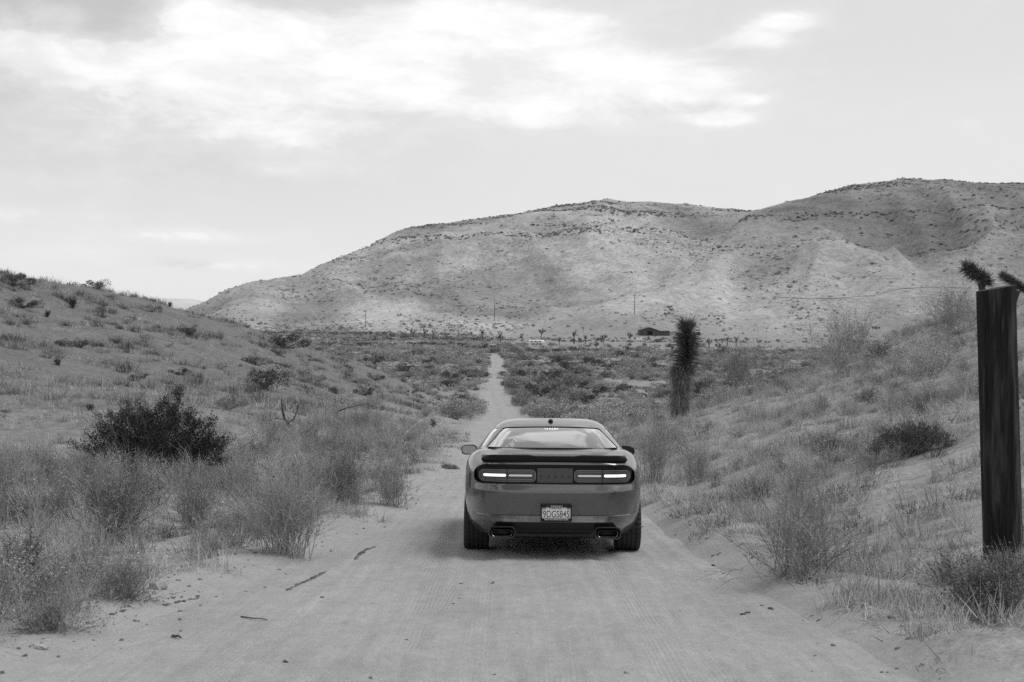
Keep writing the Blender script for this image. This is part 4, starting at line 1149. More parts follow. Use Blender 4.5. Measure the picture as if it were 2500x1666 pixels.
leafy_bush('twiggy_bush', 'tall airy leafless bush with forked dark stems on the crest of the right bank', 2065, 888, 300, 150, 7000, 9, V_TWIG, V_STRAW2, .022, 90, 1500, .75)
leafy_bush('grey_bush', 'wide grey dry bush on the right bank just right of the spiky tree', 1815, 940, 280, 125, 9000, 10, V_TWIG, V_SCRUB, .020, 120, 1400, .8)
leafy_bush('leaning_bush', 'pale leafless bush with long bent branches beside the top of the wooden post', 2325, 818, 240, 140, 5000, 11, V_TWIG, V_STRAW2, .022, 80, 1300, .85)
leafy_bush('grass_bush', 'pale wispy bush in the middle of the right bank below the crest', 2260, 925, 220, 100, 5000, 12, V_STRAW2, V_STRAW2, .018, 130, 900, .6)
leafy_bush('small_grey_bush', 'small dark grey bush on the right bank crest left of the post', 2150, 880, 90, 50, 1500, 13, V_TWIGD, V_LEAF, .03, 60, 500, .8)
leafy_bush('roadside_bush', 'tall grey bush at the right road edge just beyond the car mirror', 1600, 1175, 140, 190, 1800, 14, V_TWIG, V_SCRUB, .013, 90, 1100, .5)
leafy_bush('roadside_straw_bush', 'straw coloured upright bush on the right bank behind the tall grey one', 1700, 1180, 130, 130, 500, 15, V_STRAW, V_STRAW, .012, 120, 900, .45)
leafy_bush('thicket_bush', 'largest fan of dry stems in the left thicket nearest the road bend', 700, 1355, 260, 270, 1500, 16, V_TWIG, V_LEAF, .011, 120, 1500, .7)
leafy_bush('thicket_bush', 'dark dense brush in the left thicket behind the pale rock', 290, 1330, 220, 190, 4200, 17, V_TWIGD, V_LEAF, .010, 120, 1300, .7)
leafy_bush('thicket_bush', 'grey brush in the left thicket directly below the big dark bush', 480, 1290, 200, 170, 2400, 18, V_TWIG, V_LEAF, .011, 110, 1200, .7)
leafy_bush('thicket_bush', 'low dark brush at the left edge of the photo beside the cholla', 60, 1440, 190, 150, 4200, 19, V_TWIGD, V_LEAF, .009, 100, 1100, .8)
leafy_bush('thicket_bush', 'straggly low brush nearest the lower left corner', 130, 1540, 280, 120, 2600, 41, V_TWIG, V_LEAF, .008, 100, 1200, .85)
leafy_bush('thicket_bush', 'low tangled brush left of the pale rounded stone', 300, 1462, 220, 120, 2200, 42, V_TWIG, V_SCRUB, .008, 100, 1200, .8)
leafy_bush('thicket_bush', 'grey twiggy brush at the end of the left thicket closest to the car', 960, 1235, 150, 130, 1200, 20, V_TWIG, V_SCRUB, .012, 90, 1000, .7)
leafy_bush('thicket_bush', 'dark low bush in the grass left of the big dark bush', 235, 1235, 150, 70, 1500, 22, V_TWIGD, V_LEAF, .012, 80, 800, .8)
leafy_bush('thicket_bush', 'tallest grey bush in the middle of the left thicket', 830, 1235, 190, 170, 1400, 23, V_TWIG, V_SCRUB, .012, 100, 1200, .65)

# ---------------------------------------------------------------- Joshua trees
def spikes(P0, D, L, wd, droop, g):
    V, Q, _ = ribbons(P0, D, L, droop, wd, 2, g); return V, Q
def tall_joshua():
    base = hit(1668, 1022); s = base.y / FPX; g = np.random.default_rng(31)
    e = empty('joshua_tree', base); tag(e, 'single columnar spiky desert tree with a skirt of dead leaves on the right bank', 'tree'); SPOTS.append((base.x, base.y))
    X = lambda px: (px - 1668) * s; Z = lambda py: (1022 - py) * s
    tr_ = [((X(1662), 0, -.15), (X(1664), 0, Z(940))), ((X(1664), 0, Z(940)), (X(1676), 0, Z(870))), ((X(1676), 0, Z(870)), (X(1673), 0, Z(800)))]
    P = np.array([(X(1662), 0, -.15), (X(1660), 0, Z(990)), (X(1664), 0, Z(940)), (X(1672), .02, Z(890)), (X(1676), 0, Z(850)), (X(1674), 0, Z(800))])
    t = np.linspace(0, 5, 26); Pt = np.stack([np.interp(t, range(6), P[:, k]) for k in range(3)], 1)
    link('trunk', tube_mesh('trunk', [(Pt, np.interp(t, [0, 2, 5], [.20, .15, .07]))], V_BARK, 12), None, e)
    link('stub_branch', tube_mesh('stub_branch', [(np.array([(X(1662), 0, Z(960)), (X(1655), -.03, Z(930)), (X(1648), -.05, Z(900))]), [.10, .10, .07])], V_BARK, 10), None, e)
    # living leaves: steep at the top, level lower down
    n = 1900; u = g.uniform(0, 1, n) ** .85; zz = Z(915) + (Z(796) - Z(915)) * u
    cx = np.interp(zz, Pt[:, 2], Pt[:, 0]); a = g.uniform(0, 2 * np.pi, n)
    upw = -.12 + .45 * u + 1.4 * np.clip(u - .82, 0, 1) / .18 * g.uniform(.4, 1.6, n)
    D = np.stack([np.cos(a), np.sin(a), upw + g.normal(0, .16, n)], 1)
    P0 = np.stack([cx + np.cos(a) * .05, np.sin(a) * .05, zz], 1)
    b = MB(); V, Q = spikes(P0, D, s * 35 * g.uniform(.55, 1.15, n) * np.interp(u, [0, .15, .9, 1], [.85, 1, 1.0, .9]), .034 * g.uniform(.7, 1.2, n), g.uniform(-.08, .12, n), g); b.add(V, Q)
    link('live_leaves', b.mesh('live_leaves', [V_YUC]), None, e)['kind'] = 'stuff'
    # dead leaves hanging down the lower trunk, and over the stub
    b = MB(); n = 2600; zz = g.uniform(Z(1005), Z(890), n); cx = np.interp(zz, Pt[:, 2], Pt[:, 0]); a = g.uniform(0, 2 * np.pi, n)
    P0 = np.stack([cx + np.cos(a) * .13, np.sin(a) * .13, zz], 1); D = np.stack([np.cos(a) * .6, np.sin(a) * .6, g.normal(-.75, .35, n)], 1)
    V, Q = spikes(P0, D, s * g.uniform(12, 33, n), .020 * g.uniform(.6, 1.3, n), g.uniform(0, .4, n), g); b.add(V, Q)
    n = 900; zz = g.uniform(Z(945), Z(892), n); a = g.uniform(0, 2 * np.pi, n); cx = np.interp(zz, [Z(960), Z(900)], [X(1660), X(1648)])
    P0 = np.stack([cx + np.cos(a) * .09, np.sin(a) * .09 - .04, zz], 1); D = np.stack([np.cos(a) * .7, np.sin(a) * .7, g.normal(-.55, .4, n)], 1)
    V, Q = spikes(P0, D, s * g.uniform(10, 22, n), .018 * g.uniform(.6, 1.3, n), g.uniform(0, .4, n), g); b.add(V, Q)
    link('dead_leaves', b.mesh('dead_leaves', [V_YUCD]), None, e)['kind'] = 'stuff'
    b = MB(); n = 420; a = g.uniform(0, 2 * np.pi, n); D = np.stack([np.cos(a), np.sin(a), g.normal(.5, .5, n)], 1)
    P0 = np.tile(np.array([X(1650), -.06, Z(902)]), (n, 1)); V, Q = spikes(P0, D, s * g.uniform(8, 16, n), .02 * g.uniform(.6, 1.2, n), g.uniform(0, .2, n), g); b.add(V, Q)
    link('pale_rosette', b.mesh('pale_rosette', [V_STRAW]), None, e)['kind'] = 'stuff'
tall_joshua()
def joshua_meshes(seed, hgt=4.5, nb=5, wide=1.0, fan=40):
    """trunk mesh and crown mesh of a small forked Joshua tree"""
    g = np.random.default_rng(seed); paths = []; heads = []
    top = np.array([g.normal(0, .12), g.normal(0, .12), hgt * .45]); paths.append(wobble((0, 0, -.3), top, 6, .1, g, .20, .14))
    for i in range(nb):
        a = 2 * math.pi * (i + g.uniform(-.3, .3)) / nb; r = g.uniform(.35, .9) * wide
        m = top + np.array([math.cos(a) * r * .6, math.sin(a) * r * .6, hgt * g.uniform(.08, .2)]); e_ = m + np.array([math.cos(a) * r * .5, math.sin(a) * r * .5, hgt * g.uniform(.12, .30)])
        paths.append(wobble(top, m, 4, .06, g, .13, .10)); paths.append(wobble(m, e_, 4, .05, g, .10, .08)); heads += [(m * .4 + e_ * .6, .8), (e_, 1.0)]
        if g.uniform() < .55:
            f = m + np.array([g.normal(0, .5) * wide, g.normal(0, .5) * wide, hgt * g.uniform(.08, .2)]); paths.append(wobble(m, f, 4, .05, g, .09, .07)); heads.append((f, .9))
    b = MB()
    for c, k in heads:
        n = fan; a = g.uniform(0, 2 * np.pi, n); el_ = g.uniform(-.6, 1.5, n); D = np.stack([np.cos(a) * np.cos(el_), np.sin(a) * np.cos(el_), np.sin(el_)], 1)
        P0 = np.tile(c, (n, 1)) + np.stack([np.zeros(n), np.zeros(n), g.uniform(-.25, .15, n)], 1)
        V, Q, _ = ribbons(P0, D, g.uniform(.28, .5, n) * k, np.zeros(n), np.full(n, .065), 2, g); b.add(V, Q)
    return tube_mesh('trunk', paths, V_BARK, 6), b.mesh('crown', [V_YUC])
JM = [joshua_meshes(s, 4.5, nb, wd, 46) for s, nb, wd in ((1, 5, 1.1), (2, 3, .7), (3, 6, 1.4), (4, 4, .9), (5, 2, .5))]
JT = [  # px, base py, height px, variant, label
 (1222,836,24,0,'small Joshua tree with a round crown right above the far end of the dirt road'),
 (1274,834,21,3,'thin Joshua tree just left of the white camper'),
 (1320,828,27,2,'loosely branched Joshua tree directly behind the white camper'),
 (1366,846,21,0,'wide low Joshua tree right of the white camper in front of the pale clearing'),
 (1401,840,32,1,'tallest slender Joshua tree with a long bare trunk in the pale clearing'),
 (1414,841,18,0,'stubby Joshua tree between two slender ones in the pale clearing'),
 (1429,841,24,3,'forked Joshua tree right of the tallest slender one'),
 (1436,856,16,2,'low bushy Joshua tree in front of the pale clearing'),
 (1456,856,17,0,'low dark Joshua tree in the scrub left of the barn'),
 (1472,840,25,2,'spreading flat topped Joshua tree halfway between the camper and the barn'),
 (1538,839,27,0,'Joshua tree with a round crown standing in front of the barn'),
 (1424,813,13,4,'tiny far Joshua tree at the foot of the hill above the clearing'),
 (1730,856,30,0,'large Joshua tree just right of the tall spiky column tree'),
 (1756,862,26,2,'leaning Joshua tree second right of the tall spiky column tree'),
 (1776,846,24,1,'narrow Joshua tree with a small head right of the leaning one'),
 (1797,848,27,3,'many armed Joshua tree farthest right in the valley'),
 (1010,826,24,2,'leftmost of the dark Joshua trees in the row left of the road end'),
 (1037,826,24,0,'Joshua tree in the middle of the dark row left of the road end'),
 (1058,828,24,3,'rightmost Joshua tree of the dark row left of the road end'),
 (990,826,16,4,'small single headed Joshua tree at the left end of the dark row'),
 (1090,832,20,0,'compact Joshua tree between the dark row and the road end'),
 (1120,824,17,4,'pale small Joshua tree farther back left of the road end'),
 (1178,829,26,3,'upright Joshua tree just left of the far end of the road'),
 (955,828,18,2,'low Joshua tree in the dark scrub below the middle utility pole'),
 (905,826,17,0,'dark Joshua tree nearest the foot of the middle utility pole'),
 (700,812,17,3,'dark Joshua tree standing out of the scrub right of the left hill'),
 (1640,862,18,0,'dark bushy Joshua tree half hidden left of the tall spiky column tree'),
 (1690,838,17,4,'small Joshua tree directly behind the tall spiky column tree'),
]
for (px, py, hp, v, lab) in JT:
    p = hit(px, py); e = empty('joshua_tree', p, (0, 0, px * .7)); k = hp * p.y / FPX / 4.3; e.scale = (k, k, k)
    tag(e, lab, 'tree', 'small Joshua trees in the valley'); SPOTS.append((p.x, p.y))
    link('trunk', JM[v][0], None, e); link('crown', JM[v][1], None, e)
# the dark spiky tree whose two heads show over the wooden post
def post_joshua():
    D = 27.0; g = np.random.default_rng(77); top = PX(2377, 672, D); t2 = PX(2466, 690, D); bx = PX(2440, 800, D).x; bz = H1(bx, D)
    e = empty('joshua_tree', (bx, D, bz)); tag(e, 'dark spiky Joshua tree whose heads show above the wooden post', 'tree'); SPOTS.append((bx, D))
    c = Vector((bx, D, bz)); tops = [top - c, t2 - c]; m = Vector((0, 0, .9))
    ps = [wobble((0, 0, -.3), m, 6, .05, g, .13, .11)] + [wobble(m, t + Vector((.14, 0, -.16)), 6, .02, g, .09, .06) for t in tops]
    link('trunk', tube_mesh('trunk', ps, V_BARK, 9), None, e)
    for t, k in zip(tops, (1.0, .8)):
        b = MB(); n = 1500; a = g.uniform(0, 2 * np.pi, n); el_ = g.uniform(-.9, 1.5, n); D_ = np.stack([np.cos(a) * np.cos(el_), np.sin(a) * np.cos(el_), np.sin(el_)], 1)
        o = g.uniform(-.30, .16, n); P0 = np.array(t)[None] + np.stack([-o * 1.0, 0 * o, o * .62 + .03], 1)
        V, Q, _ = ribbons(P0, D_, g.uniform(.15, .29, n) * (.85 if k == 1 else .5), np.zeros(n), np.full(n, .016), 2, g); b.add(V, Q)
        link('leaf_head', b.mesh('leaf_head', [V_YUC]), None, e)
post_joshua()

# ---------------------------------------------------------------- small yuccas, cholla, dead wood
def yucca(px, py, hp, label, seed, mat=V_YUC, n=120, up=.6, wd=.02, group='small spiky yuccas'):
    p = hit(px, py); s = p.y / FPX; g = np.random.default_rng(seed); b = MB(); hgt = hp * s
    a = g.uniform(0, 2 * np.pi, n); D = np.stack([np.cos(a) * .7, np.sin(a) * .7, g.uniform(.1, 1.6, n)], 1)
    P0 = np.stack([g.normal(0, .04, n), g.normal(0, .04, n), g.uniform(0, .45, n) * hgt], 1)
    V, Q, _ = ribbons(P0, D, hgt * g.uniform(.4, .65, n), g.uniform(-.05, .1, n), wd * g.uniform(.7, 1.2, n), 2, g); b.add(V, Q)
    e = empty('yucca', p); tag(e, label, 'yucca', group); SPOTS.append((p.x, p.y))
    link('leaves', b.mesh('leaves', [mat]), None, e); link('stem', tube_mesh('stem', [(np.array([(0, 0, -.05), (0, 0, hgt * .45)]), [.04, .03])], V_BARK, 6), None, e)
yucca(1058, 1045, 32, 'dark spiky yucca in the brush just left of the car roof', 1)
yucca(977, 1042, 26, 'darker small yucca left of the one beside the car roof', 2)
yucca(1122, 1000, 26, 'small dark yucca at the left edge of the road beyond the car', 3)
yucca(178, 752, 34, 'dark upright yucca near the top of the left hill', 4, wd=.06)
yucca(141, 893, 24, 'fan shaped dark yucca halfway down the left hill', 5, wd=.05)
yucca(116, 775, 20, 'small blurred yucca on the left hill below the crest', 6, wd=.05)
yucca(415, 750, 16, 'tiny yucca on the skyline of the left hill', 7, wd=.05)
yucca(500, 1085, 24, 'small dark spiky plant right of the big dark bush', 8)
yucca(220, 1005, 24, 'small dark spiky plant on the hill above the big dark bush', 9, wd=.03)
yucca(270, 1080, 16, 'little dark plant behind the left side of the big dark bush', 10)
yucca(1535, 1330 - 60, 20, 'little dark weed on the right road berm beside the car', 11, V_TWIGD, 40, wd=.006)
def cholla():
    p = hit(80, 1278); s = p.y / FPX; g = np.random.default_rng(3); paths = []; b = MB()
    for i in range(34):
        a = g.uniform(0, 6.28); r = g.uniform(.02, 48) * s; z = g.uniform(18, 62) * s * (1 - .35 * (r / (50 * s)) ** 2)
        e_ = np.array([math.cos(a) * r, math.sin(a) * r * .8, z]); m = e_ * np.array([.45, .45, .5]); paths.append(wobble((0, 0, -.02), m, 3, .02, g, .018, .016)); paths.append(wobble(m, e_, 4, .02, g, .016, .014))
        n = 130; t = g.uniform(0, 1, n)[:, None]; P0 = (m * (1 - t) + e_ * t); D = g.normal(size=(n, 3)); D /= np.linalg.norm(D, axis=1, keepdims=True)
        V, Q, _ = ribbons(P0 + D * .012, D, np.full(n, .022), np.zeros(n), np.full(n, .003), 1, g); b.add(V, Q)
    e = empty('cholla_cactus', p); tag(e, 'small bristly cholla cactus in the grass at the left edge of the photo', 'cactus'); SPOTS.append((p.x, p.y))
    link('stems', tube_mesh('stems', paths, V_YUC, 6), None, e); link('spines', b.mesh('spines', [V_TWIG]), None, e)
cholla()
def dead_wood(name, label, cat, base_px, lines, D=None, mat=V_BARK, seed=1, twigs=14, parts=None):
    """branches drawn as (px,py) polylines, standing at one place on the ground, spread in depth"""
    p = hit(*base_px) if D is None else PX(base_px[0], base_px[1], D); s = p.y / FPX; g = np.random.default_rng(seed)
    e = empty(name, p); tag(e, label, cat); SPOTS.append((p.x, p.y)); first = True; tw = []
    for (pts, r0, r1, m) in lines:
        yo = 0.0; P = []
        for k, (a, b_) in enumerate(pts):
            P.append(((a - base_px[0]) * s, yo, (base_px[1] - b_) * s)); yo += g.normal(0, 4 * s)
        P = np.array(P); t = np.linspace(0, len(P) - 1, max(6, len(P) * 4)); Pt = np.stack([np.interp(t, range(len(P)), P[:, k]) for k in range(3)], 1)
        Pt += g.normal(0, .5 * s, Pt.shape) * (t > .3)[:, None]
        link('main_branch' if first else 'branch', tube_mesh('branch', [(Pt, np.linspace(r0, r1, len(Pt)) * s)], m or mat, 7), None, e); first = False
        for _ in range(twigs):
            k = g.integers(len(Pt) // 3, len(Pt)); d_ = g.normal(0, 1, 3); d_[2] = abs(d_[2]); d_ /= np.linalg.norm(d_)
            tw.append(wobble(Pt[k], Pt[k] + d_ * s * g.uniform(8, 26), 4, s * 2.2, g, .6 * s, .25 * s))
    if tw: link('twigs', tube_mesh('twigs', tw, mat, 4), None, e)['kind'] = 'stuff'
dead_wood('dead_shrub', 'black crooked dead shrub with forked arms in the grass left of centre', 'dead shrub', (727, 1058),
  [([(727,1058),(705,1038),(694,1020),(688,1000),(686,975)], 4.5, 1.0, V_CHAR), ([(703,1032),(716,1025),(722,1012),(728,990)], 2.4, .6, V_CHAR), ([(700,1035),(688,1058)], 2.2, 1.2, V_CHAR), ([(696,1026),(675,1022),(660,1026)], 1.4, .4, V_BARK), ([(735,1072),(745,1060),(750,1048)], 1.6, .5, V_CHAR)], None, V_BARK, 4, 7)
dead_wood('dead_sapling', 'tall thin pale dead sapling with one long side branch', 'dead shrub', (800, 1046),
  [([(800,1046),(818,1018),(826,1004),(830,960),(832,930),(834,905)], 2.4, .8, V_TWIG), ([(826,1004),(850,996),(875,990),(900,985)], 1.9, .5, V_BARK), ([(788,1040),(793,1018),(795,990),(798,960)], 1.4, .5, V_TWIG), ([(820,1020),(838,1024),(848,1034)], 1.0, .4, V_BARK)], None, V_TWIG, 5, 8)
dead_wood('fallen_stick', 'short dark crooked stick poking up beside the pale sapling', 'stick', (843, 1049), [([(843,1049),(852,1041),(862,1038)], 1.8, .7, V_CHAR)], None, V_BARK, 6, 3)
dead_wood('dry_stalks', 'pair of long pale dry stalks leaning right beside the car', 'stalks', (975, 1075),
  [([(975,1075),(992,1056),(1020,1032),(1045,1020),(1070,1018)], .9, .4, V_STRAW), ([(978,1073),(1000,1058),(1040,1040),(1075,1019)], .9, .4, V_STRAW), ([(970,1080),(985,1066),(1000,1050),(1012,1036)], .7, .3, V_STRAW)], None, V_STRAW, 7, 1)
dead_wood('black_snag', 'short black burnt snag lying in the scrub left of the spiky tree', 'stick', (1594, 985), [([(1573,962),(1580,972),(1590,978),(1596,986)], 1.8, 2.0, V_CHAR), ([(1584,974),(1578,982)], 1.2, .6, V_CHAR)], None, V_CHAR, 8, 2)
dead_wood('black_stump', 'small black stump in the scrub above the right side of the car roof', 'stump', (1401, 978), [([(1403,978),(1400,970),(1399,966)], 3.2, 2.4, V_CHAR)], None, V_CHAR, 9, 2)
dead_wood('dead_stick', 'thin upright dark stick in the dry grass of the right bank', 'stick', (1953, 1094), [([(1953,1094),(1952,1078),(1948,1062)], 1.5, .8, V_BARK)], None, V_BARK, 10, 0)
dead_wood('dead_twig', 'small forked dry twig in the grass right of the car above the road', 'stick', (1695, 1108), [([(1695,1108),(1675,1092),(1656,1082)], 1.3, .7, V_BARK), ([(1680,1112),(1660,1108),(1648,1102)], .9, .4, V_BARK)], None, V_BARK, 11, 2)
dead_wood('dead_twig', 'small forked twig on the right bank beside the post', 'stick', (2322, 1034), [([(2322,1034),(2328,1022),(2336,1014)], 1.3, .6, V_BARK), ([(2325,1028),(2316,1024)], .9, .4, V_BARK)], None, V_BARK, 12, 1)
dead_wood('fallen_branch', 'pale fallen branch lying left of the big dark bush', 'branch', (200, 1122), [([(135,1137),(165,1132),(200,1122),(212,1116)], 2.4, 1.4, V_STRAW), ([(160,1139),(195,1128)], 1.4, .8, V_STRAW)], None, V_STRAW, 13, 2)
dead_wood('pale_stake', 'short pale broken stake leaning in the left thicket', 'stake', (728, 1150), [([(728,1150),(722,1128),(719,1111)], 3.6, 3.8, V_STRAW)], None, V_STRAW, 14, 0)

# crusts of broken earth and bark lying on the road shoulder
def crust(label, pts, wpx, seed, group='strips of crusted earth on the left road shoulder'):
    g = np.random.default_rng(seed); P = [hit(*q) for q in pts]; c = P[0]; V = []; Q = []; n = 0
    for i in range(len(P) - 1):
        m = max(3, int((P[i + 1] - P[i]).length / .03))
        for k in range(m):
            q = P[i].lerp(P[i + 1], k / m); z = max(float(road_height(np.array([q.x]), np.array([q.y]))[0]), H1(q.x, q.y)); w_ = wpx * q.y / FPX * g.uniform(.3, 1.1) * (.35 + 1.2 * abs(math.sin((i * 7 + k) * .53 + seed)))
            bm = bmesh.new(); bmesh.ops.create_icosphere(bm, subdivisions=1, radius=1); vs = np.array([v.co[:] for v in bm.verts]) * np.array([w_, w_ * g.uniform(.8, 2.0), w_ * .55]) * g.uniform(.7, 1.2, (len(bm.verts), 1))
            fs = [[v.index for v in f.verts] for f in bm.faces]; bm.free()
            V.append(vs + np.array([q.x - c.x + g.normal(0, w_ * .4), q.y - c.y + g.normal(0, w_ * .8), z - c.z])); Q += [[a + n for a in f] for f in fs]; n += len(vs)
    me = mesh_np('earth_crust', np.vstack(V), None, Q); o = link('earth_crust', me, M_CLOD, None, c); tag(o, label, 'dirt crust', group)
crust('long dark strip of crusted earth on the left road shoulder, lowest of three', [(702, 1458), (735, 1438), (765, 1424), (798, 1408)], 6, 1)
crust('short dark strip of crusted earth nearest the left thicket', [(866, 1378), (888, 1360), (915, 1348)], 5, 2)
crust('dark crumbly strip of earth below the thicket at the far left', [(255, 1505), (285, 1496), (318, 1488)], 6, 3)
crust('crumbly strip of dark earth along the thicket foot left of centre', [(400, 1480), (440, 1468), (490, 1460)], 4, 4)
def rock(label, px, py, wp, hp, seed, mat=M_ROCK, group='pale stones beside the road'):
    p = hit(px, py); s = p.y / FPX; g = np.random.default_rng(seed); bm = bmesh.new(); bmesh.ops.create_icosphere(bm, subdivisions=3, radius=1)
    for v in bm.verts:
        q = v.co; k = 1 + .22 * math.sin(3 * q.x + seed) * math.cos(4 * q.y + q.z * 2 + seed) + .10 * math.sin(9 * q.x + 5 * q.z) + g.normal(0, .02)
        v.co = Vector((q.x * k * wp * s / 2, q.y * k * wp * s / 2.6, q.z * k * hp * s * .6))
    me = bpy.data.meshes.new('stone'); bm.to_mesh(me); bm.free(); smooth(me, 35); o = link('stone', me, mat, None, p + Vector((0, 0, hp * s * .15))); tag(o, label, 'stone', group)
rock('flat pale stone on the bare shoulder in the lower left corner', 95, 1583, 46, 16, 1)
rock('pale rounded stone at the foot of the left thicket', 384, 1438, 40, 32, 2)
rock('small white stone lying on the right bank left of the post', 2155, 1141, 9, 8, 3)
rock('small grey mound of earth at the left road edge beside the car', 1100, 1148, 44, 20, 4, M_CLOD)
rock('small pale stone below the right side of the big dark bush', 516, 1140, 10, 6, 5)
rock('pale stone on the lower left hill above the sapling', 715, 898, 10, 7, 6)
rock('small pale stone left of the stake in the thicket', 683, 1118, 14, 7, 7)
rock('small dark clod on the sand just off the right road edge', 1685, 1283, 8, 6, 8, M_CLOD)
rock('dark clod at the right road edge farther towards the camera', 1837, 1362, 8, 6, 9, M_CLOD)
rock('lone dark pebble on the right half of the road', 1622, 1427, 6, 5, 10, M_CLOD)
def stick_on_road(label, a, b_, r):
    A, B = hit(*a), hit(*b_); A.z = float(road_height(np.array([A.x]), np.array([A.y]))[0]) + r; B.z = float(road_height(np.array([B.x]), np.array([B.y]))[0]) + r
    P, rr = wobble((0, 0, 0), B - A, 7, .012, np.random.default_rng(int(a[0])), r, r * .6); o = link('stick', tube_mesh('stick', [(P, rr)], V_BARK, 6), None, None, A); tag(o, label, 'stick', 'sticks lying on the road')
stick_on_road('short dark stick on the sand at the lower left', (424, 1578), (441, 1583), .010)
stick_on_road('long thin stick lying across the left part of the road', (586, 1528), (652, 1532), .006)
stick_on_road('thin curved twig on the right half of the road', (1808, 1517), (1832, 1514), .008)
stick_on_road('short twig jutting from the right road berm beside the car', (1633, 1289), (1655, 1287), .010)

# ---------------------------------------------------------------- wooden post
def wooden_post():
    m, g, out = new_mat('weathered_post')
    tc = g.node('ShaderNodeTexCoord', out=3); n1 = g.noise(g.scl(tc, 22, 22, 1.0), 1.6, 6, .7); n2 = g.noise(g.scl(tc, 60, 60, 1.5), 2., 4, .7)
    b = g.mul(g.mix(g.ss(g.noise(g.scl(tc, 8, 8, .8), 1.3, 3, .6), .5, .64), g.lin(n1, .3, .7, .006, .026), .055), g.lin(n2, .3, .7, .45, 1.5)); principled(g, out, g.comb(b, b, b), .85, spec=.2, normal=g.bump(g.add(g.mul(n1, .010), g.mul(n2, .006)), 1.0, .9))
    D = 11.0; s = D / FPX; tl_ = PX(2386, 712, D); bl = PX(2409, 1345, D); r = .150
    zg = H1(bl.x + r * .9, D) - .15; ztop = tl_.z; n = 40; V = []; Q = []
    rows = np.linspace(0, 1, 26); e = empty('wooden_post', (bl.x + r, D, H1(bl.x + r, D))); c = e.location
    for k, t in enumerate(rows):
        xl = bl.x + (tl_.x - bl.x) * t; z = zg + (ztop - zg) * t; rr = r * (1.0 - .02 * t)
        for j in range(n):
            a = 2 * math.pi * j / n; q = rr * (1 + .022 * math.sin(5 * a) + .016 * math.sin(11 * a + 1.3) - (.035 if j in (9, 24, 31) else 0))
            zz = z + (.028 * (1 + math.cos(a)) * t ** 6)
            V.append((xl + r + math.cos(a) * q - c.x, math.sin(a) * q, zz - c.z))
    for k in range(len(rows) - 1):
        for j in range(n): Q.append((k * n + j, k * n + (j + 1) % n, (k + 1) * n + (j + 1) % n, (k + 1) * n + j))
    me = mesh_np('shaft', V, Q, None, True); smooth(me, 40); tag(e, 'thick dark weathered wooden post at the right edge of the photo', 'post'); link('shaft', me, m, e)
    top = np.array(V[-n:]); T = np.vstack([top, top.mean(0) + np.array([0, 0, -.006])]); me = mesh_np('cut_end', T, None, [(j, (j + 1) % n, n) for j in range(n)]); link('cut_end', me, simple_mat('post_end_grain', .05, .9, spec=.1, var=.4, vscale=30), e)
wooden_post()
# rank grass hugging the post
g2 = np.random.default_rng(5); pp = PX(2440, 1330, 11.0)
x = pp.x + .05 + g2.normal(0, .20, 90); y = 11.0 - .28 - np.abs(g2.normal(0, .16, 90))
scatter('post_grass', 'long curling grass around the foot of the wooden post', on_ground(x, y, -.02), [T_NEAR[5], T_NEAR[6], T_NEAR[3]], g2.uniform(.7, 1.15, len(x)), tilt=.2)
# ================================================================== the valley scrub and the hills
g3 = np.random.default_rng(33)
DARKM = [V_SCRUBD, V_TWIGD]; MIDM = [V_SCRUB, V_TWIG]; PALEM = [V_STRAW2, V_TWIG]
SC = [clump(400 + i, n, 1.0, h, ls, mats) for i, (n, h, ls, mats) in enumerate([(300, .85, .085, MIDM), (300, .75, .085, MIDM), (260, .95, .08, MIDM), (280, .75, .08, DARKM), (260, .9, .08, DARKM), (240, .6, .085, PALEM), (240, .7, .085, PALEM)])]
DARKN = [V_DARKN, V_TWIGD]
SCN = [clump(430 + i, n, 1.0, h, ls, mats, 70) for i, (n, h, ls, mats) in enumerate([(1500, .85, .036, MIDM), (1500, .75, .036, MIDM), (1500, .95, .036, DARKN), (1300, .6, .036, PALEM), (1700, .9, .036, DARKN), (1400, .95, .036, MIDM)])]
SKIND = {0: 'rounded grey', 1: 'broad grey', 2: 'compact dark', 3: 'low pale', 4: 'dark bushy', 5: 'tall grey'}
def shrub_obj(p, v, k, label, group):
    o = link('desert_shrub', SCN[v], None, None, p); o.rotation_euler = (0, 0, float(g3.uniform(0, 6.28))); o.scale = (k, k, k * float(g3.uniform(.85, 1.15))); tag(o, label, 'shrub', group); return o
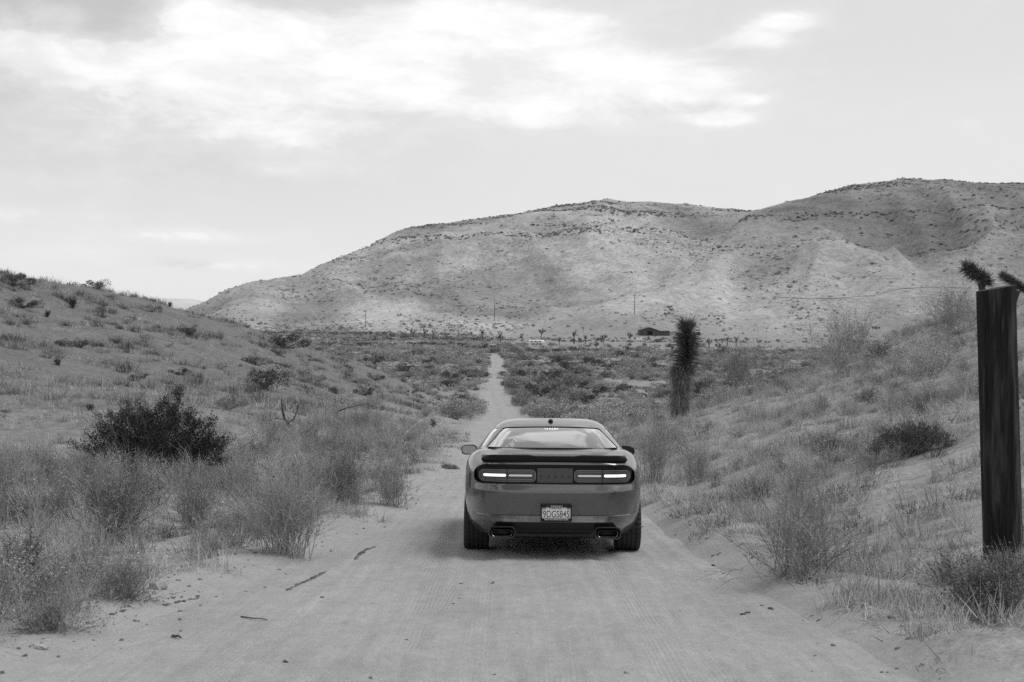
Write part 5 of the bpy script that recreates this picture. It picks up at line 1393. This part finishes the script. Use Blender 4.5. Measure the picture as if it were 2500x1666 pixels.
# shrubs one can point at
HS = [  # px, py(base), width px, variant, label
 (32,697,62,4,'dark shrub on the crest of the left hill at the photo edge'),(132,678,48,2,'flat dark shrub on the left hill skyline'),(236,706,46,4,'dark round shrub just under the skyline of the left hill'),
 (54,752,50,4,'roundest dark shrub on the upper left hill near the photo edge'),(158,850,34,2,'left one of two touching dark shrubs halfway down the left hill'),(194,851,36,2,'right one of two touching dark shrubs halfway down the left hill'),
 (343,924,28,4,'small dark round shrub low on the left hill, left of its twin'),(443,916,36,4,'small dark round shrub low on the left hill, right of its twin'),(464,822,40,2,'dark shrub in the middle of the right side of the left hill'),
 (627,893,48,2,'dark shrub near the right foot of the left hill'),(645,950,90,2,'long dark low shrub at the foot of the left hill above the dead shrub'),(690,850,80,4,'large dark round bush behind the right shoulder of the left hill'),
 (555,1002,60,0,'grey shrub on the lower left hill above the dead shrub'),(310,830-40,26,5,'small grey shrub in the middle of the left hill'),(268,726,34,3,'pale tufted shrub just below the crest of the left hill'),
 (890,965,36,4,'small dark mound shaped shrub at the right foot of the left hill'),(822,962,26,2,'small dark shrub left of the mound shaped one'),(753,915,40,0,'grey shrub on the far foot of the left hill'),
 (1096,925,32,4,'dark round shrub left of the road in the valley'),(1100,946,30,2,'dark shrub just below the round one left of the road'),(1237,943,24,4,'dark shrub on the right edge of the far road'),
 (1310,957,36,4,'dark oval shrub in the valley above the car roof'),(1268,990,44,1,'pale round shrub beside the road above the car roof'),(1289,998,24,4,'dark small shrub right of the pale one above the car roof'),
 (1366,1010,38,4,'dark shrub just above the right half of the car roof'),(1462,962,44,4,'dark shrub in the valley right of the stump'),(1380,955,95,5,'wide airy grey bush in the valley above the car roof'),
 (1700,805,1,2,''),(916,930,30,4,'small very dark shrub in front of the valley scrub left of the road'),(1047,905,24,2,'dark little shrub in a sandy opening left of the road'),
]
for (px, py, wp, v, lab) in HS:
    if not lab: continue
    p = hit(px, py); 
    if p is None: continue
    k = wp * p.y / FPX / 2.0 / .72; SPOTS.append((p.x, p.y)); shrub_obj(p, v, k, lab, 'shrubs one can single out')
# candidate shrubs over the left hill and the valley: the largest become objects, the rest one mass
x, y = rand_polar(26000, -23, 22.5, 75, 640, g3, .75)
d = road_d(x, y); nn = fbm(x / 16., y / 22., 4); lefth = (x < -4) & (y < 165) & (x < -(165 - y) * .02 - 5)
dens = np.where(lefth, .10 + .16 * sst(fbm(x / 9., y / 9., 2), -.2, .5), sst(nn, -.62, -.05) * np.interp(y, [75, 150, 250, 450, 560, 640], [.3, .5, .6, .65, .5, .3]))
dens = dens * (d > .7) * np.where((x > 20) & (y < 110), .2, 1) * np.where((x > 6) & (x < 150) & (y > 560), .35, 1)
keep = (g3.uniform(size=len(x)) < dens) & clear_of(x, y, SPOTS, .9); x, y = x[keep], y[keep]; lefth = lefth[keep]
size = np.where(lefth, g3.uniform(.22, .62, len(x)), g3.lognormal(.02, .48, len(x))); size = np.clip(size, .2, 2.6)
big = fbm(x / 40. + 3, y / 40., 2); dark = (big + g3.normal(0, .35, len(x))) > .42
app = size / y; P = on_ground(x, y, -.05)
order = np.argsort(-app)[:900]; tt = np.linspace(.15, .97, 70)[:, None]
Pv = P[order] + np.stack([0 * size[order], 0 * size[order], size[order] * .7], 1)
seen = np.all(height(Pv[:, 0] * tt, Pv[:, 1] * tt, False) < Pv[:, 2] * tt + .05, axis=0)
LM = [(1355, 1075, 'the car'), (1668, 900, 'the tall spiky tree'), (1597, 810, 'the barn'), (1310, 838, 'the white camper'), (1210, 870, 'the far end of the road'), (1225, 950, 'the road beyond the car'),
      (700, 1020, 'the black dead shrub'), (830, 980, 'the pale dead sapling'), (370, 1060, 'the big dark bush'), (1585, 975, 'the black snag'), (1401, 972, 'the black stump'), (2065, 830, 'the tall airy bush on the right bank'),
      (1815, 890, 'the wide grey bush on the right bank'), (690, 840, 'the large bush behind the hill shoulder'), (1472, 830, 'the spreading Joshua tree'), (1096, 918, 'the dark round shrub left of the road'), (892, 780, 'the second utility pole'),
      (570, 795, 'the leftmost utility pole'), (178, 735, 'the upright yucca on the hill'), (141, 885, 'the fan shaped yucca'), (464, 812, 'the dark shrub in the middle of the hill'), (235, 700, 'the round shrub under the skyline'), (54, 745, 'the roundest shrub of the upper hill'), (1058, 1035, 'the yucca by the car roof')]
used_l = {}
def describe(P_, v, k, lh):
    px_, py_ = to_px(P_ + np.array([0, 0, k * .4])); best = sorted(LM, key=lambda m: math.hypot(m[0] - px_, (m[1] - py_) * 1.4))
    size_w = 'large' if k > 1.25 else ('medium-sized' if k > .75 else 'small')
    def rel(m):
        dx_, dy_ = px_ - m[0], py_ - m[1]; r = math.hypot(dx_, dy_); how = 'just' if r < 45 else ('some way' if r < 130 else 'well')
        side = ('right of' if dx_ > 0 else 'left of') if abs(dx_) > abs(dy_) else ('below' if dy_ > 0 else 'above'); return how + ' ' + side + ' ' + m[2]
    head = size_w + ' ' + SKIND[v] + ' shrub '; heads = [head, head.replace(size_w + ' ', '')]
    opts = [head + rel(m) for m in best[:5]] + [h2 + rel(best[i]) + ', ' + rel(best[j]) for h2 in heads[::-1] for i in range(4) for j in range(i + 1, 6)]
    opts = [t for t in opts if len(t.split()) <= 16]; txt = next((t for t in opts if t not in used_l), opts[0])
    used_l[txt] = 1; return txt
pick = order[seen][:225]; rest = np.ones(len(x), bool); rest[pick] = False
for i in pick:
    v = int(g3.choice([2, 4])) if dark[i] else int(g3.choice([0, 1, 3, 5]))
    shrub_obj(Vector(P[i]), v, float(size[i]), describe(P[i], v, float(size[i]), lefth[i]), 'desert shrubs of the valley and the left hill')
idx = np.where(dark, g3.integers(3, 5, len(x)), g3.choice([0, 1, 2, 5, 6], len(x)))
scatter('valley_scrub', 'dense dry desert scrub filling the valley floor', P[rest], SC, size[rest], idx=idx[rest], tilt=.08)
# more, smaller scrub between them
x, y = rand_polar(100000, -23, 22.5, 120, 1180, g3, .9); d = road_d(x, y); nn = fbm(x / 16., y / 22., 4); u = x / y
far_l = np.interp(u, [-.25, -.2, -.1, -.02, .0, .02], [1180, 1160, 1080, 900, 720, 640])
dens = sst(nn, -.75, -.1) * np.interp(y, [120, 200, 500], [.5, 1, 1]) * (1 - sst(y * (1 + .12 * nn), far_l * .72, far_l * 1.06)) * (d > .5) * (1 - ((x < -4) & (y < 170))) * np.where((u > -.005) & (u < .2) & (y > 570), .26, 1)
keep = g3.uniform(size=len(x)) < dens; x, y = x[keep], y[keep]; dk = (fbm(x / 40. + 3, y / 40., 2) + g3.normal(0, .3, len(x))) > .42
scatter('low_scrub', 'low dry bushes and weeds between the larger valley shrubs', on_ground(x, y, -.03), SC, g3.uniform(.28, .85, len(x)) * np.interp(y, [600, 1100], [1, 1.7]), idx=np.where(dk, g3.integers(3, 5, len(x)), g3.choice([0, 1, 5, 6], len(x))), tilt=.08)
# bunches on the left hill face
x, y = rand_polar(9000, -23, -1, 48, 165, g3, .7); lf = (x < -6); nn = fbm(x / 6., y / 6., 3)
keep = (g3.uniform(size=len(x)) < sst(nn, -.2, .6) * .6 * lf); x, y = x[keep], y[keep]
BT = [tuft(600 + i, 70, .5, .6, .022, 2, [mt], .18) for i, mt in enumerate((V_STRAW2, V_TWIG, V_TWIGD))]
scatter('bunch_grass', 'rounded bunches of dry grass dotted over the left hill', on_ground(x, y, -.03), BT, g3.uniform(.6, 1.5, len(x)), tilt=.1)
# far hillsides: bushes and stony ledges
x, y = rand_polar(40000, -16, 22.5, 700, 1950, g3, .8); nn = fbm(x / 120., y / 160., 4); n2 = fbm(x / 30., y / 50., 2)
dens = .13 + .75 * sst(nn + .35 * n2, .02, .5); dens = dens * np.where(y < 900, np.where(x < 0, 1.2, .7), 1)
keep = g3.uniform(size=len(x)) < dens; x, y = x[keep], y[keep]
HV = [clump(500 + i, 70, 1.0, .8, .16, m_, 0 + 4) for i, m_ in enumerate((DARKM, DARKM, MIDM))]
scatter('hillside_bushes', 'small dark bushes dotted over the far hillsides', on_ground(x, y, -.1), HV, np.clip(g3.lognormal(-.12, .42, len(x)), .4, 2.6), tilt=.05)
RK = [clod(50 + i) for i in range(4)]
M_LEDGE = simple_mat('hill_rock', .15, .95, spec=.1, var=.35, vscale=2)
for c in RK: c.materials.append(M_LEDGE)
x, y = rand_polar(60000, -15, 22.5, 1050, 1960, g3, .9); z = height(x, y); u = x / y
top = np.maximum(np.interp(u, CR_A[0], CR_A[1] * CR_A[2]), -14) ; rel = (z + 14) / 160.
band = sst(fbm(x / 170. + y / 260., (z + y * .05) / 16., 3), .16, .5) * sst(rel, .35, .95)
keep = g3.uniform(size=len(x)) < band * .75; x, y, z = x[keep], y[keep], z[keep]
scatter('rock_ledges', 'dark broken rock ledges near the hill crests', np.stack([x, y, z], 1), RK, g3.uniform(.7, 2.6, len(x)), tilt=.3)

# ---------------------------------------------------------------- utility poles
M_POLE = simple_mat('pole_wood', .09, .9, var=.3, vscale=3)
def pole(px, pyb, pyt, label, D=None, arm=True):
    p = hit(px, pyb) if D is None else Vector((PX(px, pyb, D).x, D, H1(PX(px, pyb, D).x, D))); hgt = (p.z - PX(px, pyt, p.y).z) * -1
    e = empty('utility_pole', p); tag(e, label, 'utility pole', 'utility poles across the valley')
    link('shaft', tube_mesh('shaft', [(np.array([(0, 0, -1), (0, 0, hgt)]), [.26, .17])], M_POLE, 8), None, e)
    if arm:
        link('crossarm', box_mesh('crossarm', (0, 0, hgt - 1.0), (3.0, .16, .2)), M_POLE, e)
        for s in (-1.35, 0.9, 1.35): link('insulator', cyl_mesh(s, 0, hgt - .75, .09, .16, 'Z', 8), M_WHITE, e)
pole(570, 812, 774, 'leftmost utility pole beside the right end of the left hill', D=690)
pole(892, 800, 757, 'second utility pole from the left, above the dark scrub')
pole(1207, 784, 731, 'utility pole standing above the far end of the road')
pole(1549, 768, 718, 'faint utility pole on the slope above the barn')
# ---------------------------------------------------------------- barn and other small things at the foot of the hill
def prism(name, pts, y0, y1, mat, parent):
    n = len(pts); V = [(x, y0, z) for x, z in pts] + [(x, y1, z) for x, z in pts]; bm = bmesh.new(); vs = [bm.verts.new(v) for v in V]
    bm.faces.new(vs[:n]); bm.faces.new(vs[n:][::-1])
    for k in range(n): bm.faces.new((vs[k], vs[n + k], vs[n + (k + 1) % n], vs[(k + 1) % n]))
    bmesh.ops.recalc_face_normals(bm, faces=bm.faces); me = bpy.data.meshes.new(name); bm.to_mesh(me); bm.free(); return link(name, me, mat, parent)
M_BARN = simple_mat('barn_boards', .085, .9, var=.25, vscale=.6); M_BROOF = simple_mat('barn_roof', .07, .7); M_DOOR = simple_mat('dark_opening', .008, .9); M_WPAINT = simple_mat('white_paint', .78, .5); M_WIN = simple_mat('dark_glass', .03, .2)
def barn():
    p = hit(1592, 818); s = p.y / FPX; e = empty('barn', p); tag(e, 'dark low barn with raised middle roof at the foot of the far hill', 'barn'); X = lambda q: (q - 1592) * s; Z = lambda q: (817.5 - q) * s
    prism('wall', [(X(1561), -1), (X(1561), Z(807)), (X(1574), Z(803.5)), (X(1583), Z(800.3)), (X(1592), Z(803.5)), (X(1602), Z(807)), (X(1608), Z(808.5)), (X(1608), -1)], -6, 10, M_BARN, e)
    for a, b_ in (((1560, 807), (1574, 803)), ((1573, 803.2), (1583.5, 799.6)), ((1583.5, 799.6), (1594, 803.2)), ((1593, 803), (1609.5, 808.8))):
        prism('roof_slope', [(X(a[0]), Z(a[1])), (X(b_[0]), Z(b_[1])), (X(b_[0]), Z(b_[1]) + .28), (X(a[0]), Z(a[1]) + .28)], -6.6, 10.6, M_BROOF, e)
    d_ = prism('door_opening', [(X(1578), 0), (X(1578), Z(808)), (X(1591), Z(808)), (X(1591), 0)], -6.05, -5.6, M_DOOR, e)
    e2 = empty('lean_to', p); tag(e2, 'long low dark shed joined to the right side of the barn', 'shed')
    prism('wall', [(X(1608.2), -1), (X(1608.2), Z(808.8)), (X(1633), Z(808)), (X(1633), -1)], -5, 8, M_BARN, e2); prism('roof_slope', [(X(1608.5), Z(808.8)), (X(1633.5), Z(807.4)), (X(1633.5), Z(806.9)), (X(1608.5), Z(808.2))], -5.6, 8.6, M_BROOF, e2)
    link('fence_rail', box_mesh('fence_rail', (X(1637), -5, Z(811.5)), (9 * s, .2, .35)), M_BARN, e2)
    for k in range(3): link('fence_post', box_mesh('fence_post', (X(1634 + k * 3), -5, Z(814)), (.3, .3, 7 * s)), M_BARN, e2)
    # pale shed right of the spiky tree
    q = hit(1700, 818); s2 = q.y / FPX; e3 = empty('pale_shed', q); tag(e3, 'small pale roofed shed just right of the tall spiky tree', 'shed'); w_ = 9 * s2; h_ = 7 * s2
    prism('wall', [(-w_, -1), (-w_, h_ * .8), (w_, h_ * 1.15), (w_, -1)], -2, 3, M_BARN, e3); prism('roof_slope', [(-w_ * 1.1, h_ * .82), (w_ * 1.1, h_ * 1.2), (w_ * 1.1, h_ * 1.28), (-w_ * 1.1, h_ * .9)], -2.5, 3.5, M_WPAINT, e3)
barn()
def trailer():
    p = hit(1560, 834); s = p.y / FPX; e = empty('utility_trailer', p); tag(e, 'white box trailer parked in front of the barn', 'trailer')
    w_ = 15 * s; h_ = 7.5 * s; link('box_body', box_mesh('box_body', (0, 0, h_ / 2 + .45), (w_, 2.2, h_), .05), M_WPAINT, e)
    link('tow_bar', box_mesh('tow_bar', (w_ / 2 + .6, 0, .5), (1.2, .12, .1)), M_DOOR, e); link('side_stripe', box_mesh('side_stripe', (0, -1.105, h_ * .62 + .45), (w_ * .96, .02, .12)), M_STICK, e)
    for sx in (-.6, .6): link('wheel', cyl_mesh(sx, -1.0, .36, .36, .12, 'Y', 20), M_RUB, e)
trailer()
def camper():
    p = hit(1310, 843); s = p.y / FPX; e = empty('camper', p); tag(e, 'white rounded camper partly hidden by scrub in the valley', 'camper'); L_ = 38 * s; h_ = 10 * s
    link('body', box_mesh('body', (0, 0, h_ / 2 + .5), (L_, 2.4, h_), .75, 5), M_WPAINT, e)
    for k in (-.32, -.1, .22): link('window', box_mesh('window', (k * L_, -1.21, h_ * .62 + .5), (.9, .04, .6), .02), M_WIN, e)
    link('door', box_mesh('door', (.05 * L_, -1.21, h_ * .42 + .5), (.7, .04, h_ * .75), .02), M_STICK, e)
    for sx in (-.22, .24): link('wheel', cyl_mesh(sx * L_, -1.1, .42, .42, .14, 'Y', 20), M_RUB, e)
camper()
def small_white(name, label, cat, px, py, wp, hp, dp=2.0):
    p = hit(px, py); s = p.y / FPX; e = empty(name, p); tag(e, label, cat)
    link('body', box_mesh('body', (0, 0, hp * s / 2), (wp * s, dp, hp * s), .12), M_WPAINT, e)
    if name == 'parked_vehicle':
        link('cab', box_mesh('cab', (wp * s * .2, 0, hp * s * 1.25), (wp * s * .45, dp * .9, hp * s * .6), .2), M_WPAINT, e); link('windscreen', box_mesh('windscreen', (wp * s * .2, -dp * .46, hp * s * 1.28), (wp * s * .35, .03, hp * s * .35)), M_WIN, e)
        for k in (-.32, .32): link('wheel', cyl_mesh(wp * s * k, -dp * .5, .3, .45, .1, 'Y', 16), M_RUB, e)
    elif name == 'water_tank': link('lid', cyl_mesh(0, 0, hp * s + .1, wp * s * .3, .12, 'Z', 16), M_STICK, e)
    else: link('roof', box_mesh('roof', (0, 0, hp * s + .1), (wp * s * 1.1, dp * 1.1, .2)), M_STICK, e)
small_white('parked_vehicle', 'long white vehicle parked on the slope above the barn', 'truck', 1523, 769, 15, 2.6, 2.2)
small_white('water_tank', 'narrow upright white tank right of the long white vehicle', 'tank', 1543.5, 768, 3, 6, 2)
small_white('white_hut', 'tiny white hut on the slope right of the white tank', 'hut', 1602.5, 771.5, 6, 2.6, 2.2)

# dirt tracks cut along the far slopes
M_TRACK = simple_mat('cut_bank', .34, .95, spec=.1, var=.2, vscale=.1)
def hill_track(pts, wd):
    P = []
    for (a, b_), (c, d_) in zip(pts[:-1], pts[1:]):
        for t in np.linspace(0, 1, 14, endpoint=False):
            h_ = hit(a + (c - a) * t, b_ + (d_ - b_) * t, 600, 2400)
            if h_ is not None: P.append(h_)
    V = []
    for p in P:
        for k, dz_ in ((-1, .3), (0, .6), (1, .4)): yy = p.y + k * wd; V.append((p.x, yy, H1(p.x, yy) + dz_))
    n = len(P); Q = [(i * 3 + j, (i + 1) * 3 + j, (i + 1) * 3 + j + 1, i * 3 + j + 1) for i in range(n - 1) for j in (0, 1)]
    o = link('dirt_track', mesh_np('dirt_track', V, Q, None, True), M_TRACK); tag(o, kind='structure')
hill_track([(1890, 726), (1960, 730), (2060, 727), (2130, 722), (2200, 704), (2300, 700), (2420, 706)], 1.1)
